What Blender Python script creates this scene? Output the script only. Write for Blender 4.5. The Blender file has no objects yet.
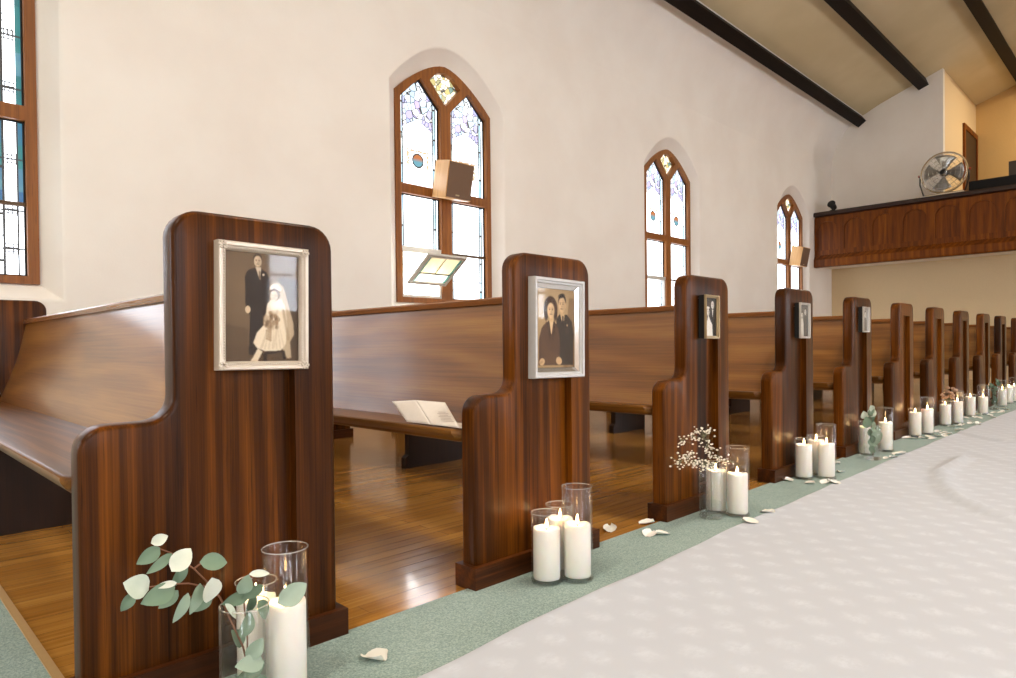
import bpy, bmesh, math, random
import numpy as np
from mathutils import Vector, Matrix
PI = math.pi
SC = bpy.context.scene
COL = SC.collection
random.seed(7)

# ------------------------------------------------------------------ helpers
def lin(*c):
    out = []
    for v in c:
        v = v / 255.0
        out.append(v / 12.92 if v <= 0.04045 else ((v + 0.055) / 1.055) ** 2.4)
    return tuple(out)

def link(name, bm_or_me, mats=None, parent=None, smooth=False, auto=None):
    if isinstance(bm_or_me, bmesh.types.BMesh):
        me = bpy.data.meshes.new(name)
        bmesh.ops.recalc_face_normals(bm_or_me, faces=bm_or_me.faces)
        bm_or_me.to_mesh(me); bm_or_me.free()
    else:
        me = bm_or_me
    o = bpy.data.objects.new(name, me)
    COL.objects.link(o)
    if mats is not None:
        for m in (mats if isinstance(mats, (list, tuple)) else [mats]):
            me.materials.append(m)
    if parent is not None:
        o.parent = parent
    if smooth or auto:
        for p in me.polygons:
            p.use_smooth = True
    if auto:
        me.set_sharp_from_angle(angle=math.radians(auto))
    return o

def thing(name, label, cat, loc=(0, 0, 0), rotz=0, group=None):
    o = bpy.data.objects.new(name, None)
    COL.objects.link(o)
    o.empty_display_size = 0.1
    o.location = loc
    o.rotation_euler = (0, 0, rotz)
    o['label'] = label; o['category'] = cat
    if group: o['group'] = group
    return o

def tag(o, label, cat, group=None):
    o['label'] = label; o['category'] = cat
    if group: o['group'] = group
    return o

def struct(o):
    o['kind'] = 'structure'
    return o

def copy_tree(o, parent=None):
    c = o.copy(); COL.objects.link(c)
    if parent is not None: c.parent = parent
    for ch in list(o.children):
        copy_tree(ch, c)
    return c

def box(bm, x0, x1, y0, y1, z0, z1, mi=0):
    vs = [bm.verts.new(p) for p in ((x0,y0,z0),(x1,y0,z0),(x1,y1,z0),(x0,y1,z0),(x0,y0,z1),(x1,y0,z1),(x1,y1,z1),(x0,y1,z1))]
    for f in ((0,3,2,1),(4,5,6,7),(0,1,5,4),(1,2,6,5),(2,3,7,6),(3,0,4,7)):
        bm.faces.new([vs[i] for i in f]).material_index = mi
    return vs

def bevel_all(bm, w, seg=2, ang=30):
    es = [e for e in bm.edges if len(e.link_faces) == 2 and e.calc_face_angle(0) > math.radians(ang)]
    bmesh.ops.bevel(bm, geom=es, offset=w, segments=seg, profile=0.5, affect='EDGES')

def prism(bm, pts, fn0, fn1, mi=0):
    """closed 2-D outline pts swept from fn0(p) to fn1(p)"""
    a = [bm.verts.new(fn0(p)) for p in pts]; b = [bm.verts.new(fn1(p)) for p in pts]
    n = len(pts)
    bm.faces.new(a).material_index = mi; bm.faces.new(b[::-1]).material_index = mi
    for i in range(n):
        bm.faces.new((a[i], b[i], b[(i+1) % n], a[(i+1) % n])).material_index = mi
    return a, b

def holed(bm, outer, holes, fn0, fn1=None, mi=0):
    """flat outline with holes; with fn1 a solid plate"""
    def fill(fn):
        loops, edges = [], []
        for lp in [outer] + holes:
            vs = [bm.verts.new(fn(p)) for p in lp]
            for i in range(len(vs)):
                edges.append(bm.edges.new((vs[i], vs[(i+1) % len(vs)])))
            loops.append(vs)
        r = bmesh.ops.triangle_fill(bm, use_beauty=True, use_dissolve=False, edges=edges)
        for g in r['geom']:
            if isinstance(g, bmesh.types.BMFace): g.material_index = mi
        return loops
    A = fill(fn0)
    if fn1:
        B = fill(fn1)
        for a, b in zip(A, B):
            n = len(a)
            for i in range(n):
                bm.faces.new((a[i], a[(i+1) % n], b[(i+1) % n], b[i])).material_index = mi

def lathe(bm, prof, n=32, cx=0, cy=0, mi=0, M=None):
    rings = []
    for r, z in prof:
        ring = []
        if r < 1e-6:
            ring = [bm.verts.new((cx, cy, z))]
        else:
            for i in range(n):
                a = 2*PI*i/n
                ring.append(bm.verts.new((cx + r*math.cos(a), cy + r*math.sin(a), z)))
        rings.append(ring)
    vs = [v for r in rings for v in r]
    for a, b in zip(rings, rings[1:]):
        if len(a) == 1 and len(b) == 1: continue
        for i in range(n):
            j = (i+1) % n
            if len(a) == 1: f = bm.faces.new((a[0], b[i], b[j]))
            elif len(b) == 1: f = bm.faces.new((a[i], a[j], b[0]))
            else: f = bm.faces.new((a[i], a[j], b[j], b[i]))
            f.material_index = mi
    if M is not None:
        for v in vs: v.co = M @ v.co
    return vs

def tube(bm, pts, r, n=8, mi=0, closed=False, taper=None):
    pts = [Vector(p) for p in pts]
    rings = []
    N = len(pts)
    up = Vector((0.31, 0.17, 0.93))
    for i, p in enumerate(pts):
        if closed: d = pts[(i+1) % N] - pts[i-1]
        else: d = pts[min(i+1, N-1)] - pts[max(i-1, 0)]
        d.normalize()
        a = d.cross(up)
        if a.length < 1e-4: a = d.cross(Vector((1, 0, 0)))
        a.normalize(); b = d.cross(a)
        rr = r if taper is None else r*(1 + (taper-1)*i/max(1, N-1))
        rings.append([bm.verts.new(p + rr*(math.cos(2*PI*k/n)*a + math.sin(2*PI*k/n)*b)) for k in range(n)])
    rng = range(N) if closed else range(N-1)
    for i in rng:
        A, B = rings[i], rings[(i+1) % N]
        for k in range(n):
            bm.faces.new((A[k], A[(k+1) % n], B[(k+1) % n], B[k])).material_index = mi
    if not closed:
        bm.faces.new(rings[0][::-1]).material_index = mi; bm.faces.new(rings[-1]).material_index = mi

def arc(cx, cz, r, a0, a1, n):
    return [(cx + r*math.cos(math.radians(a0 + (a1-a0)*i/n)), cz + r*math.sin(math.radians(a0 + (a1-a0)*i/n))) for i in range(n+1)]

# ------------------------------------------------------------------ material node language
class S:
    nt = None
    def __init__(s, v): s.v = v
    @staticmethod
    def m(op, *a, clamp=False):
        n = S.nt.nodes.new('ShaderNodeMath'); n.operation = op; n.use_clamp = clamp
        for i, x in enumerate(a):
            x = x.v if isinstance(x, S) else x
            if isinstance(x, (int, float)): n.inputs[i].default_value = x
            else: S.nt.links.new(x, n.inputs[i])
        return S(n.outputs[0])
    def __add__(s, o): return S.m('ADD', s, o)
    def __radd__(s, o): return S.m('ADD', o, s)
    def __sub__(s, o): return S.m('SUBTRACT', s, o)
    def __rsub__(s, o): return S.m('SUBTRACT', o, s)
    def __mul__(s, o): return S.m('MULTIPLY', s, o)
    def __rmul__(s, o): return S.m('MULTIPLY', o, s)
    def __truediv__(s, o): return S.m('DIVIDE', s, o)
    def __gt__(s, o): return S.m('GREATER_THAN', s, o)
    def __lt__(s, o): return S.m('LESS_THAN', s, o)
    def abs(s): return S.m('ABSOLUTE', s)
    def floor(s): return S.m('FLOOR', s)
    def frac(s): return S.m('FRACT', s)
    def pow(s, e): return S.m('POWER', s, e)
def mx(*a): 
    r = a[0]
    for b in a[1:]: r = S.m('MAXIMUM', r, b)
    return r
def smooth(x, a, b):
    n = S.nt.nodes.new('ShaderNodeMapRange'); n.interpolation_type = 'SMOOTHSTEP'
    S.nt.links.new(x.v, n.inputs['Value']); n.inputs['From Min'].default_value = a; n.inputs['From Max'].default_value = b
    return S(n.outputs['Result'])
def near(x, c, w): return S.m('LESS_THAN', (x - c).abs(), w)
def node(t, **kw):
    n = S.nt.nodes.new(t)
    for k, v in kw.items(): setattr(n, k, v)
    return n
def wire(a, b): S.nt.links.new(a.v if isinstance(a, S) else a, b)
def mixc(f, a, b, mode='MIX'):
    n = node('ShaderNodeMix', data_type='RGBA', blend_type=mode)
    for sock, x in ((n.inputs[0], f), (n.inputs[6], a), (n.inputs[7], b)):
        if isinstance(x, S): wire(x, sock)
        elif isinstance(x, bpy.types.NodeSocket): wire(x, sock)
        elif isinstance(x, tuple): sock.default_value = (*x[:3], 1)
        else: sock.default_value = x
    return n.outputs[2]
def comb(x, y, z):
    n = node('ShaderNodeCombineXYZ')
    for i, c in enumerate((x, y, z)):
        if isinstance(c, S): wire(c, n.inputs[i])
        else: n.inputs[i].default_value = c
    return n.outputs[0]
def noise(vec, scale, detail=2, rough=0.5, dist=0.0, out='Fac'):
    n = node('ShaderNodeTexNoise'); wire(vec, n.inputs['Vector'])
    n.inputs['Scale'].default_value = scale; n.inputs['Detail'].default_value = detail
    n.inputs['Roughness'].default_value = rough; n.inputs['Distortion'].default_value = dist
    return S(n.outputs[0]) if out == 'Fac' else n.outputs[1]
def ramp(f, stops):
    n = node('ShaderNodeValToRGB'); wire(f, n.inputs[0])
    e = n.color_ramp.elements
    while len(e) < len(stops): e.new(0.5)
    for el, (p, c) in zip(e, stops): el.position = p; el.color = (*c[:3], 1)
    return n.outputs[0]
def coords(kind='Object'):
    n = node('ShaderNodeTexCoord'); s = node('ShaderNodeSeparateXYZ'); wire(n.outputs[kind], s.inputs[0])
    return S(s.outputs[0]), S(s.outputs[1]), S(s.outputs[2])
def mat(name):
    m = bpy.data.materials.new(name); m.use_nodes = True
    S.nt = m.node_tree
    b = S.nt.nodes['Principled BSDF']
    return m, b
def setp(b, **kw):
    names = dict(color='Base Color', rough='Roughness', metal='Metallic', coat='Coat Weight', coat_rough='Coat Roughness',
                 spec='Specular IOR Level', emit='Emission Color', emits='Emission Strength', sheen='Sheen Weight', sss='Subsurface Weight',
                 alpha='Alpha', trans='Transmission Weight', ior='IOR')
    for k, v in kw.items():
        i = b.inputs[names[k]]
        if isinstance(v, S): wire(v, i)
        elif isinstance(v, bpy.types.NodeSocket): wire(v, i)
        elif isinstance(v, tuple): i.default_value = (*v[:3], 1)
        else: i.default_value = v
def bump(b, h, strength=0.2, dist=0.005):
    n = node('ShaderNodeBump'); wire(h, n.inputs['Height']); n.inputs['Strength'].default_value = strength; n.inputs['Distance'].default_value = dist
    wire(n.outputs[0], b.inputs['Normal'])
def simple(name, color, rough=0.5, **kw):
    m, b = mat(name); setp(b, color=color, rough=rough, **kw)
    x, y, z = coords(); nz = noise(comb(x, y, z), 60, 3)
    c = mixc(nz, tuple(v*0.93 for v in color), tuple(min(1, v*1.05) for v in color)); setp(b, color=c)
    return m

def wood(name, axis, stops, rough=0.3, coat=0.25, board=0.0, fine=90, wide=9.0, rnd=True, coat_rough=0.12, swirl=0.10, spec=0.4, pore=1.0):
    m, b = mat(name)
    x, y, z = coords()
    if rnd:
        oi = node('ShaderNodeObjectInfo'); r = S(oi.outputs['Random'])
        x = x + r*7.3; y = y + r*11.7; z = z + r*5.1
    c = {'x': (x, y, z), 'y': (y, x, z), 'z': (z, x, y)}[axis]   # along, across, across2
    al, a1, a2 = c
    warp = noise(comb(al*0.9, a1*2.2, a2*2.2), 1.0, 2, 0.5)
    ring = (a1*wide*2.2 + a2*wide + warp*2.6)
    rings = (S.m('SINE', ring*6.28) * 0.5 + 0.5).pow(1.6)
    fine_n = noise(comb(al*2.2, a1*fine*1.5, a2*fine*1.5), 1.0, 4, 0.65)
    mid = noise(comb(al*1.0, a1*fine*0.30, a2*fine*0.30), 1.0, 3, 0.55)
    broad = noise(comb(al*0.6, a1*5.0, a2*5.0), 1.0, 2)
    f = rings*swirl + fine_n*0.44 + mid*0.34 + broad*0.42 - (0.08 + swirl*0.4)
    if board:
        bd = (a1/board).floor()
        wn = node('ShaderNodeTexWhiteNoise', noise_dimensions='1D'); wire(bd + (0.5), wn.inputs['W'])
        f = f + S(wn.outputs[0])*0.2 - 0.1
    col = ramp(f, stops)
    pores = smooth(noise(comb(al*6.0, a1*190, a2*190), 1.0, 2, 0.5), 0.60, 0.72)
    col = mixc(pores*0.45*(0.3 + 0.7*pore), col, tuple(v*0.35 for v in stops[0][1]))
    setp(b, color=col, rough=rough, coat=coat, coat_rough=coat_rough, spec=spec)
    bump(b, fine_n*0.5 + pores*(-0.5*pore), 0.12 if pore else 0.05, 0.002)
    return m

# woods
W_END = wood('dark_oak_end', 'z', [(0.26, lin(22, 9, 2)), (0.52, lin(71, 36, 6)), (0.80, lin(128, 72, 16))], 0.30, 0.0, board=0.127, spec=0.14, fine=150)
W_PLINTH = wood('dark_oak_plinth', 'x', [(0.24, lin(16, 7, 1)), (0.5, lin(58, 27, 6)), (0.8, lin(106, 56, 14))], 0.38, 0.0, spec=0.2)
W_BACK = wood('oak_backrest', 'y', [(0.2, lin(74, 42, 12)), (0.5, lin(136, 86, 32)), (0.8, lin(172, 120, 54))], 0.30, 0.70, fine=95, wide=4.0, coat_rough=0.16, swirl=0.16, spec=0.24, pore=0.0)
W_SEAT = wood('oak_seat', 'y', [(0.2, lin(48, 27, 7)), (0.5, lin(100, 62, 20)), (0.8, lin(146, 98, 40))], 0.36, 0.10, fine=95, swirl=0.16, spec=0.25, pore=0.0)
W_RAIL = wood('oak_cap_rail', 'y', [(0.15, lin(90, 48, 20)), (0.5, lin(140, 88, 44)), (0.85, lin(170, 118, 66))], 0.25, 0.4)
W_WIN = wood('window_oak', 'z', [(0.15, lin(84, 46, 11)), (0.5, lin(132, 77, 23)), (0.85, lin(164, 102, 36))], 0.45, 0.0)
W_GAL = wood('gallery_oak', 'z', [(0.2, lin(46, 19, 1)), (0.5, lin(104, 52, 4)), (0.8, lin(150, 86, 12))], 0.45, 0.0, board=0.16, spec=0.2)
W_BEAM = wood('black_brown_beam', 'x', [(0.1, lin(10, 6, 4)), (0.5, lin(19, 11, 7)), (0.9, lin(30, 19, 12))], 0.6, 0.0, spec=0.15)
W_SPK = wood('tan_cabinet_veneer', 'z', [(0.1, lin(176, 130, 80)), (0.5, lin(204, 158, 104)), (0.9, lin(220, 178, 124))], 0.45, 0.1)

def m_plaster():
    m, b = mat('cream_plaster'); x, y, z = coords()
    n = noise(comb(x, y, z), 1.3, 4, 0.55); f = noise(comb(x, y, z), 70, 3)
    c = mixc(smooth(n, 0.3, 0.7), lin(235, 230, 223), lin(240, 237, 231))
    setp(b, color=c, rough=0.75, spec=0.25); bump(b, f, 0.12, 0.004)
    return m
PLASTER = m_plaster()
def m_ceiling():
    m, b = mat('ochre_ceiling_plaster'); x, y, z = coords()
    n = noise(comb(x, y, z), 0.9, 3, 0.5)
    c = mixc(smooth(n, 0.3, 0.7), lin(194, 178, 142), lin(206, 191, 156))
    setp(b, color=c, rough=0.85, spec=0.2)
    return m
CEIL = m_ceiling()

def m_floor():
    m, b = mat('honey_oak_strip_floor'); x, y, z = coords()
    br = node('ShaderNodeTexBrick', offset=0.37, offset_frequency=2)
    wire(comb(x, y, 0.0), br.inputs['Vector'])
    br.inputs['Scale'].default_value = 1; br.inputs['Brick Width'].default_value = 0.95; br.inputs['Row Height'].default_value = 0.058
    br.inputs['Mortar Size'].default_value = 0.0013; br.inputs['Mortar Smooth'].default_value = 0.2; br.inputs['Bias'].default_value = 0.1
    br.inputs['Color1'].default_value = (*lin(158, 104, 38), 1); br.inputs['Color2'].default_value = (*lin(208, 152, 74), 1)
    br.inputs['Mortar'].default_value = (*lin(52, 26, 10), 1)
    row = (y/0.058).floor()
    g = noise(comb(x*2.2, y*70, row*3.1), 1.0, 4, 0.6)
    c = mixc(0.55, br.outputs[0], ramp(g, [(0.2, lin(112, 68, 22)), (0.55, lin(184, 128, 54)), (0.85, lin(226, 176, 98))]))
    bl = noise(comb(x*0.8, y*1.6, 0.0), 1.0, 3)
    setp(b, color=c, rough=S.m('ADD', bl*0.14, 0.13), coat=0.5, coat_rough=0.10, spec=0.4)
    bump(b, noise(comb(x*3.0, y*22, row*1.7), 1.0, 3)*1.0 + noise(comb(x*1.0, y*2.0, row*7.3), 2.0, 1)*0.8 - S(br.outputs['Fac'])*1.2, 0.34, 0.0028)
    return m
FLOOR = m_floor()

def m_carpet():
    m, b = mat('sage_green_carpet'); x, y, z = coords()
    v = comb(x, y, z)
    n = noise(v, 210, 3, 0.7); n2 = noise(v, 3.0, 3)
    c = ramp(n*0.8 + n2*0.2, [(0.25, lin(92, 114, 107)), (0.5, lin(146, 167, 160)), (0.75, lin(192, 210, 203))])
    setp(b, color=c, rough=0.95, spec=0.1, sheen=0.15); bump(b, n, 0.6, 0.006)
    return m
CARPET = m_carpet()

def m_runner():
    m, b = mat('pale_damask_fabric'); x, y, z = coords()
    wv = noise(comb(x, y, 0.0), 26, 3, 0.65)
    wv2 = noise(comb(x + 3.1, y + 1.7, 0.0), 26, 3, 0.65)
    xx = x + (wv - 0.5)*0.055; yy = y + (wv2 - 0.5)*0.055
    rowi = (xx/0.085).floor(); 
    u = (xx/0.085).frac() - 0.5
    sh = (rowi*0.5).frac()
    v = (yy/0.13 + sh).frac() - 0.5
    d = S.m('SQRT', (u*1.15)*(u*1.15) + (v*1.35)*(v*1.35))
    motif = smooth(d, 0.56, 0.04)
    # leafy break-up inside every motif
    motif = motif * smooth(noise(comb(x*1.0, y*1.6, 0.0), 34, 3, 0.65), 0.22, 0.66)
    th = noise(comb(x*1.0, y*1.0, 0.0), 420, 2)
    c = mixc(motif*0.62, lin(196, 201, 212), lin(217, 223, 234))
    c = mixc(th*0.12, c, lin(188, 184, 180))
    setp(b, color=c, rough=S.m('SUBTRACT', 0.8, motif*0.18), spec=0.25, sheen=0.1)
    bump(b, noise(comb(x, y, 0.0), 3.5, 3)*0.7 + th*0.02, 0.3, 0.01)
    return m
RUNNER = m_runner()

def m_glass(name, tint=(1, 1, 1), edge=0.75, base=0.035):
    m = bpy.data.materials.new(name); m.use_nodes = True; S.nt = m.node_tree
    S.nt.nodes.remove(S.nt.nodes['Principled BSDF'])
    out = S.nt.nodes['Material Output']
    t = node('ShaderNodeBsdfTransparent'); t.inputs[0].default_value = (*tint, 1)
    g = node('ShaderNodeBsdfGlossy'); g.inputs['Roughness'].default_value = 0.03; g.inputs['Color'].default_value = (1, 1, 1, 1)
    lw = node('ShaderNodeLayerWeight'); lw.inputs[0].default_value = 0.5
    f = S(lw.outputs['Facing']).pow(4.0)*edge + base
    mixs = node('ShaderNodeMixShader'); wire(f, mixs.inputs[0]); wire(t.outputs[0], mixs.inputs[1]); wire(g.outputs[0], mixs.inputs[2])
    wire(mixs.outputs[0], out.inputs['Surface'])
    return m
GLASS = m_glass('clear_vase_glass', (0.99, 0.993, 0.99), 0.42, 0.018)
RIM = m_glass('vase_base_glass', (0.96, 0.97, 0.965), 0.7, 0.10)
WATER = m_glass('vase_water', (0.955, 0.965, 0.96), 0.4, 0.03)
PANE_GLASS = m_glass('picture_glass', (0.985, 0.985, 0.985), 0.22, 0.008)

WAX = None
def m_wax():
    m, b = mat('ivory_candle_wax'); x, y, z = coords(); n = noise(comb(x, y, z), 40, 2)
    setp(b, color=mixc(n, lin(244, 238, 230), lin(250, 246, 240)), rough=0.45, spec=0.3, sss=0.35)
    b.inputs['Subsurface Radius'].default_value = (0.02, 0.013, 0.008); b.inputs['Subsurface Scale'].default_value = 0.6
    return m
WAX = m_wax()
def emitter(name, c, s):
    m, b = mat(name); setp(b, color=(0, 0, 0), emit=c, emits=s, rough=1.0, spec=0.0)
    return m
FLAME = emitter('candle_flame', (1.0, 0.62, 0.26), 14.0)
WICK = simple('charred_wick', lin(40, 30, 24), 0.9)
SILVER = simple('brushed_silver_frame', lin(196, 192, 186), 0.35, metal=0.6)
MIRROR = simple('mirror_silver_bevel', lin(226, 224, 222), 0.12, metal=0.85)
WHITE_METAL = simple('pale_silver_frame', lin(194, 193, 192), 0.35, metal=0.25)
PEARL = simple('pearl_white_ornate_frame', lin(206, 194, 178), 0.35, metal=0.35)
GOLDEN = simple('champagne_frame', lin(176, 156, 122), 0.35, metal=0.6)
BLACKB = simple('black_backing', lin(14, 11, 10), 0.7)
ALU = simple('grey_aluminium_sash', lin(206, 204, 198), 0.45)
GRILLE = simple('brown_speaker_cloth', lin(112, 88, 70), 0.85)
BLACK = simple('black_plastic', lin(16, 15, 15), 0.5)
CHROME = simple('chrome_wire', lin(200, 198, 190), 0.2, metal=1.0)
FANBLADE = simple('grey_fan_blade', lin(150, 150, 146), 0.3, metal=0.8)
BRASS = simple('pale_threshold_strip', lin(196, 160, 108), 0.4, metal=0.2)
PETAL = simple('white_rose_petal', lin(244, 240, 232), 0.6, sss=0.1)
PAPER = simple('white_paper', lin(238, 230, 222), 0.8)
PRINTINK = simple('pale_grey_print', lin(198, 186, 178), 0.8)
DARKDOOR = wood('dark_door_wood', 'z', [(0.1, lin(24, 10, 6)), (0.5, lin(40, 20, 12)), (0.9, lin(58, 30, 18))], 0.45, 0.1)
STEM = simple('reddish_brown_stem', lin(126, 84, 60), 0.7)
GSTEM = simple('thin_green_stem', lin(110, 112, 84), 0.7)
BLOOM = simple('tiny_white_blossom', lin(246, 240, 226), 0.7)
BOARD = simple('pale_painted_board', lin(206, 190, 164), 0.6)
DRYFLOWER = simple('dusty_tan_flower', lin(178, 142, 116), 0.8)
def m_leaf():
    m, b = mat('eucalyptus_leaf'); x, y, z = coords()
    a = node('ShaderNodeAttribute', attribute_name='tone'); 
    n = noise(comb(x, y, z), 35, 3)
    c = ramp(S(a.outputs['Fac'])*0.9 + n*0.15, [(0.1, lin(58, 78, 60)), (0.45, lin(112, 136, 112)), (0.8, lin(164, 182, 164)), (1.0, lin(216, 220, 206))])
    setp(b, color=c, rough=0.5, spec=0.35)
    return m
LEAF = m_leaf()

# ------------------------------------------------------------------ room constants
YL, YR, YC = 3.6, -6.4, -1.4
XF, XB, XG, XLOFT = -7.0, 14.27, 13.36, 17.04
WIN_X = [-3.82, 0.30, 4.24, 8.28, 12.42]
SILL = 1.10
GLOW, GLOW_FAR = 1.0, 5.2      # pane glow: low in view, raised on unseen windows to light the room

# ------------------------------------------------------------------ stained-glass panes (lit windows: daylight through them)
def m_pane(name, strong, upper, glow=GLOW):
    m, b = mat(name)
    uv = node('ShaderNodeUVMap'); s = node('ShaderNodeSeparateXYZ'); wire(uv.outputs[0], s.inputs[0])
    x, z = S(s.outputs[0]), S(s.outputs[1])
    vec = comb(x, z, 0.0)
    ax = x.abs()
    nz = noise(vec, 9, 2)
    white = mixc(nz, (0.93, 0.96, 1.02), (0.89, 0.96, 1.07))
    vr = node('ShaderNodeTexVoronoi', feature='F1'); wire(vec, vr.inputs['Vector']); vr.inputs['Scale'].default_value = 17
    ve = node('ShaderNodeTexVoronoi', feature='DISTANCE_TO_EDGE'); wire(vec, ve.inputs['Vector']); ve.inputs['Scale'].default_value = 17
    cells = S(vr.outputs['Color'])
    cellcol = ramp(cells, [(0.0, (0.0936, 0.1456, 0.2392)), (0.3, (0.156, 0.13, 0.2288)), (0.42, (0.312, 0.312, 0.312)), (0.62, (0.1248, 0.1872, 0.2392)), (0.75, (0.312, 0.312, 0.312)), (1.0, (0.364, 0.364, 0.364))])
    celledge = S(ve.outputs['Distance']) < 0.045
    # border strips
    seg = (z/0.145).floor()
    wn = node('ShaderNodeTexWhiteNoise', noise_dimensions='2D'); wire(comb(seg, x > 0.0, 0.0), wn.inputs['Vector'])
    lower_clear = strong is None
    if lower_clear: strong = True
    if strong:
        bcol = ramp(S(wn.outputs[0])*0.7 + nz*0.3, [(0.15, (0.004, 0.022, 0.028)), (0.4, (0.010, 0.05, 0.05)), (0.6, (0.010, 0.03, 0.066)), (0.85, (0.04, 0.09, 0.083))])
        b0, b1 = 0.085, 0.128
    else:
        bcol = ramp(S(wn.outputs[0])*0.5 + nz*0.5, [(0.15, (0.0936, 0.1872, 0.208)), (0.5, (0.1768, 0.234, 0.2704)), (0.85, (0.26, 0.2912, 0.26))])
        b0, b1 = 0.178, 0.212
    border = (ax > b0) * (ax < b1)
    col = white if lower_clear else mixc(border, white, bcol)
    if strong and not lower_clear:
        out2 = ax > 0.198
        col = mixc(out2, col, bcol)
    leads = mx(near(ax, b0, 0.007), near(ax, b1, 0.007), border * near((z/0.29).frac(), 0.5, 0.03))
    if upper:
        zone = smooth(z + ax*0.55, 2.84 - SILL, 2.86 - SILL) * (ax < b0 + 0.01)
        inner = S.m('SQRT', x*x + (z - (2.64 - SILL))*(z - (2.64 - SILL)))
        zone = zone * (inner > 0.19)
        col = mixc(zone, col, cellcol)
        archlead = (near(inner, 0.19, 0.006) + near(inner, 0.165, 0.005)) * (z > (2.64 - SILL))
        leads = mx(leads, zone*celledge, archlead*0.8, near(z, 2.56 - SILL, 0.006)*(ax < b0)*0.7)
        mr = S.m('SQRT', x*x + (z - (2.46 - SILL))*(z - (2.46 - SILL)))
        med = mr < 0.062
        medcol = mixc(smooth(z, 2.44 - SILL, 2.49 - SILL), (0.0312, 0.0832, 0.104), (0.1144, 0.0364, 0.0104))
        # tan tracery band around the medallion
        band = (near(ax, 0.115, 0.018) * near(z, 2.47 - SILL, 0.085)) + near(z, 2.545 - SILL, 0.012)*(ax < 0.13)
        band = S.m('MINIMUM', band, 1.0)*(noise(vec, 45, 1) > 0.40)
        col = mixc(band, col, (0.1664, 0.1196, 0.0728))
        col = mixc(med, col, medcol)
        leads = mx(leads, near(mr, 0.064, 0.008))
        if strong:
            for zz in (1.22, 1.55, 1.88):
                sq = near(ax, 0.163, 0.032)*near(z, zz, 0.04)
                leads = mx(leads, sq*near((x/0.022).frac(), 0.5, 0.14), sq*near((z/0.027).frac(), 0.5, 0.14), near(z, zz, 0.006))
    else:
        if strong:
            for zz in (0.22, 0.46, 0.78):
                sq = near(x, 0.163, 0.034)*near(z, zz, 0.035)
                leads = mx(leads, sq*near((x/0.023).frac(), 0.5, 0.14), sq*near((z/0.024).frac(), 0.5, 0.14), near(z, zz, 0.005))
            leads = mx(leads, near(x, 0.128, 0.005), near(x, 0.2, 0.005), near(z, 0.3, 0.005)*(x < 0.128))
        else:
            leads = mx(leads, near(z, 0.24, 0.005)*0.6)
    col = mixc(leads, col, (0.010, 0.010, 0.010))
    setp(b, color=(0.02, 0.02, 0.02), rough=0.25, emit=col, emits=glow)
    return m
P_UP = m_pane('opal_stained_glass_upper', False, True)
P_LO = m_pane('opal_stained_glass_lower', False, False)
P_UPS = m_pane('teal_bordered_glass_upper', True, True)
P_LOS = m_pane('teal_bordered_glass_lower', True, False)
P_UPF = m_pane('boosted_opal_glass_upper', False, True, GLOW_FAR)
P_LOF = m_pane('boosted_opal_glass_lower', False, False, GLOW_FAR)
P_LOC = m_pane('leaded_clear_glass_lower', None, False)
def m_kite():
    m, b = mat('amber_kite_glass'); uv = node('ShaderNodeUVMap')
    vr = node('ShaderNodeTexVoronoi', feature='F1'); wire(uv.outputs[0], vr.inputs['Vector']); vr.inputs['Scale'].default_value = 22
    ve = node('ShaderNodeTexVoronoi', feature='DISTANCE_TO_EDGE'); wire(uv.outputs[0], ve.inputs['Vector']); ve.inputs['Scale'].default_value = 22
    c = ramp(S(vr.outputs['Color']), [(0.0, (0.156, 0.0832, 0.0208)), (0.35, (0.52, 0.468, 0.364)), (0.6, (0.1768, 0.1352, 0.0416)), (0.8, (0.0416, 0.0728, 0.0624)), (1.0, (0.624, 0.624, 0.572))])
    c = mixc(S(ve.outputs['Distance']) < 0.05, c, (0.010, 0.010, 0.010))
    setp(b, color=(0.02, 0.02, 0.02), rough=0.25, emit=c, emits=GLOW)
    return m
P_KITE = m_kite()

# outline of frame, in (u, z above sill)
def frame_outline(hw, z0, zs, za, p=1.6, n=9):
    """upright with a soft pointed-segmental head"""
    pts = [(-hw, z0), (hw, z0)]
    for i in range(-n, n + 1):
        u = -i/n
        pts.append((hw*u, zs + (za - zs)*(1 - abs(u)**p)))
    return pts
Z = lambda z: z - SILL
L_UP = [(-0.54, Z(2.21)), (-0.065, Z(2.21)), (-0.065, Z(3.00)), (-0.30, Z(3.235)), (-0.54, Z(3.02))]
R_UP = [(-x, z) for x, z in L_UP][::-1]
L_LO = [(-0.54, Z(1.15)), (-0.065, Z(1.15)), (-0.065, Z(2.12)), (-0.54, Z(2.12))]
R_LO = [(-x, z) for x, z in L_LO][::-1]
KITE = [(0, Z(3.035)), (0.195, Z(3.245)), (0.10, Z(3.335)), (0, Z(3.36)), (-0.10, Z(3.335)), (-0.195, Z(3.245))]
FR_OUT = frame_outline(0.60, 0.0, Z(3.06), Z(3.42), 1.6)

def shrink(poly, d):
    cx = sum(p[0] for p in poly)/len(poly); cz = sum(p[1] for p in poly)/len(poly)
    return [(p[0] + (d if p[0] < cx else -d), p[1] + (d if p[1] < cz else -d)) for p in poly]

def pane_obj(name, poly, m, parent, y, ucx, hole=False):
    bm = bmesh.new()
    uvl = bm.loops.layers.uv.new('UVMap')
    prism(bm, poly, lambda p: (p[0], y, p[1]), lambda p: (p[0], y + 0.008, p[1]))
    for f in bm.faces:
        for l in f.loops: l[uvl].uv = (l.vert.co.x - ucx, l.vert.co.z)
    return link(name, bm, m, parent)

def grow(poly, d):
    return shrink(poly, -d)

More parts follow.
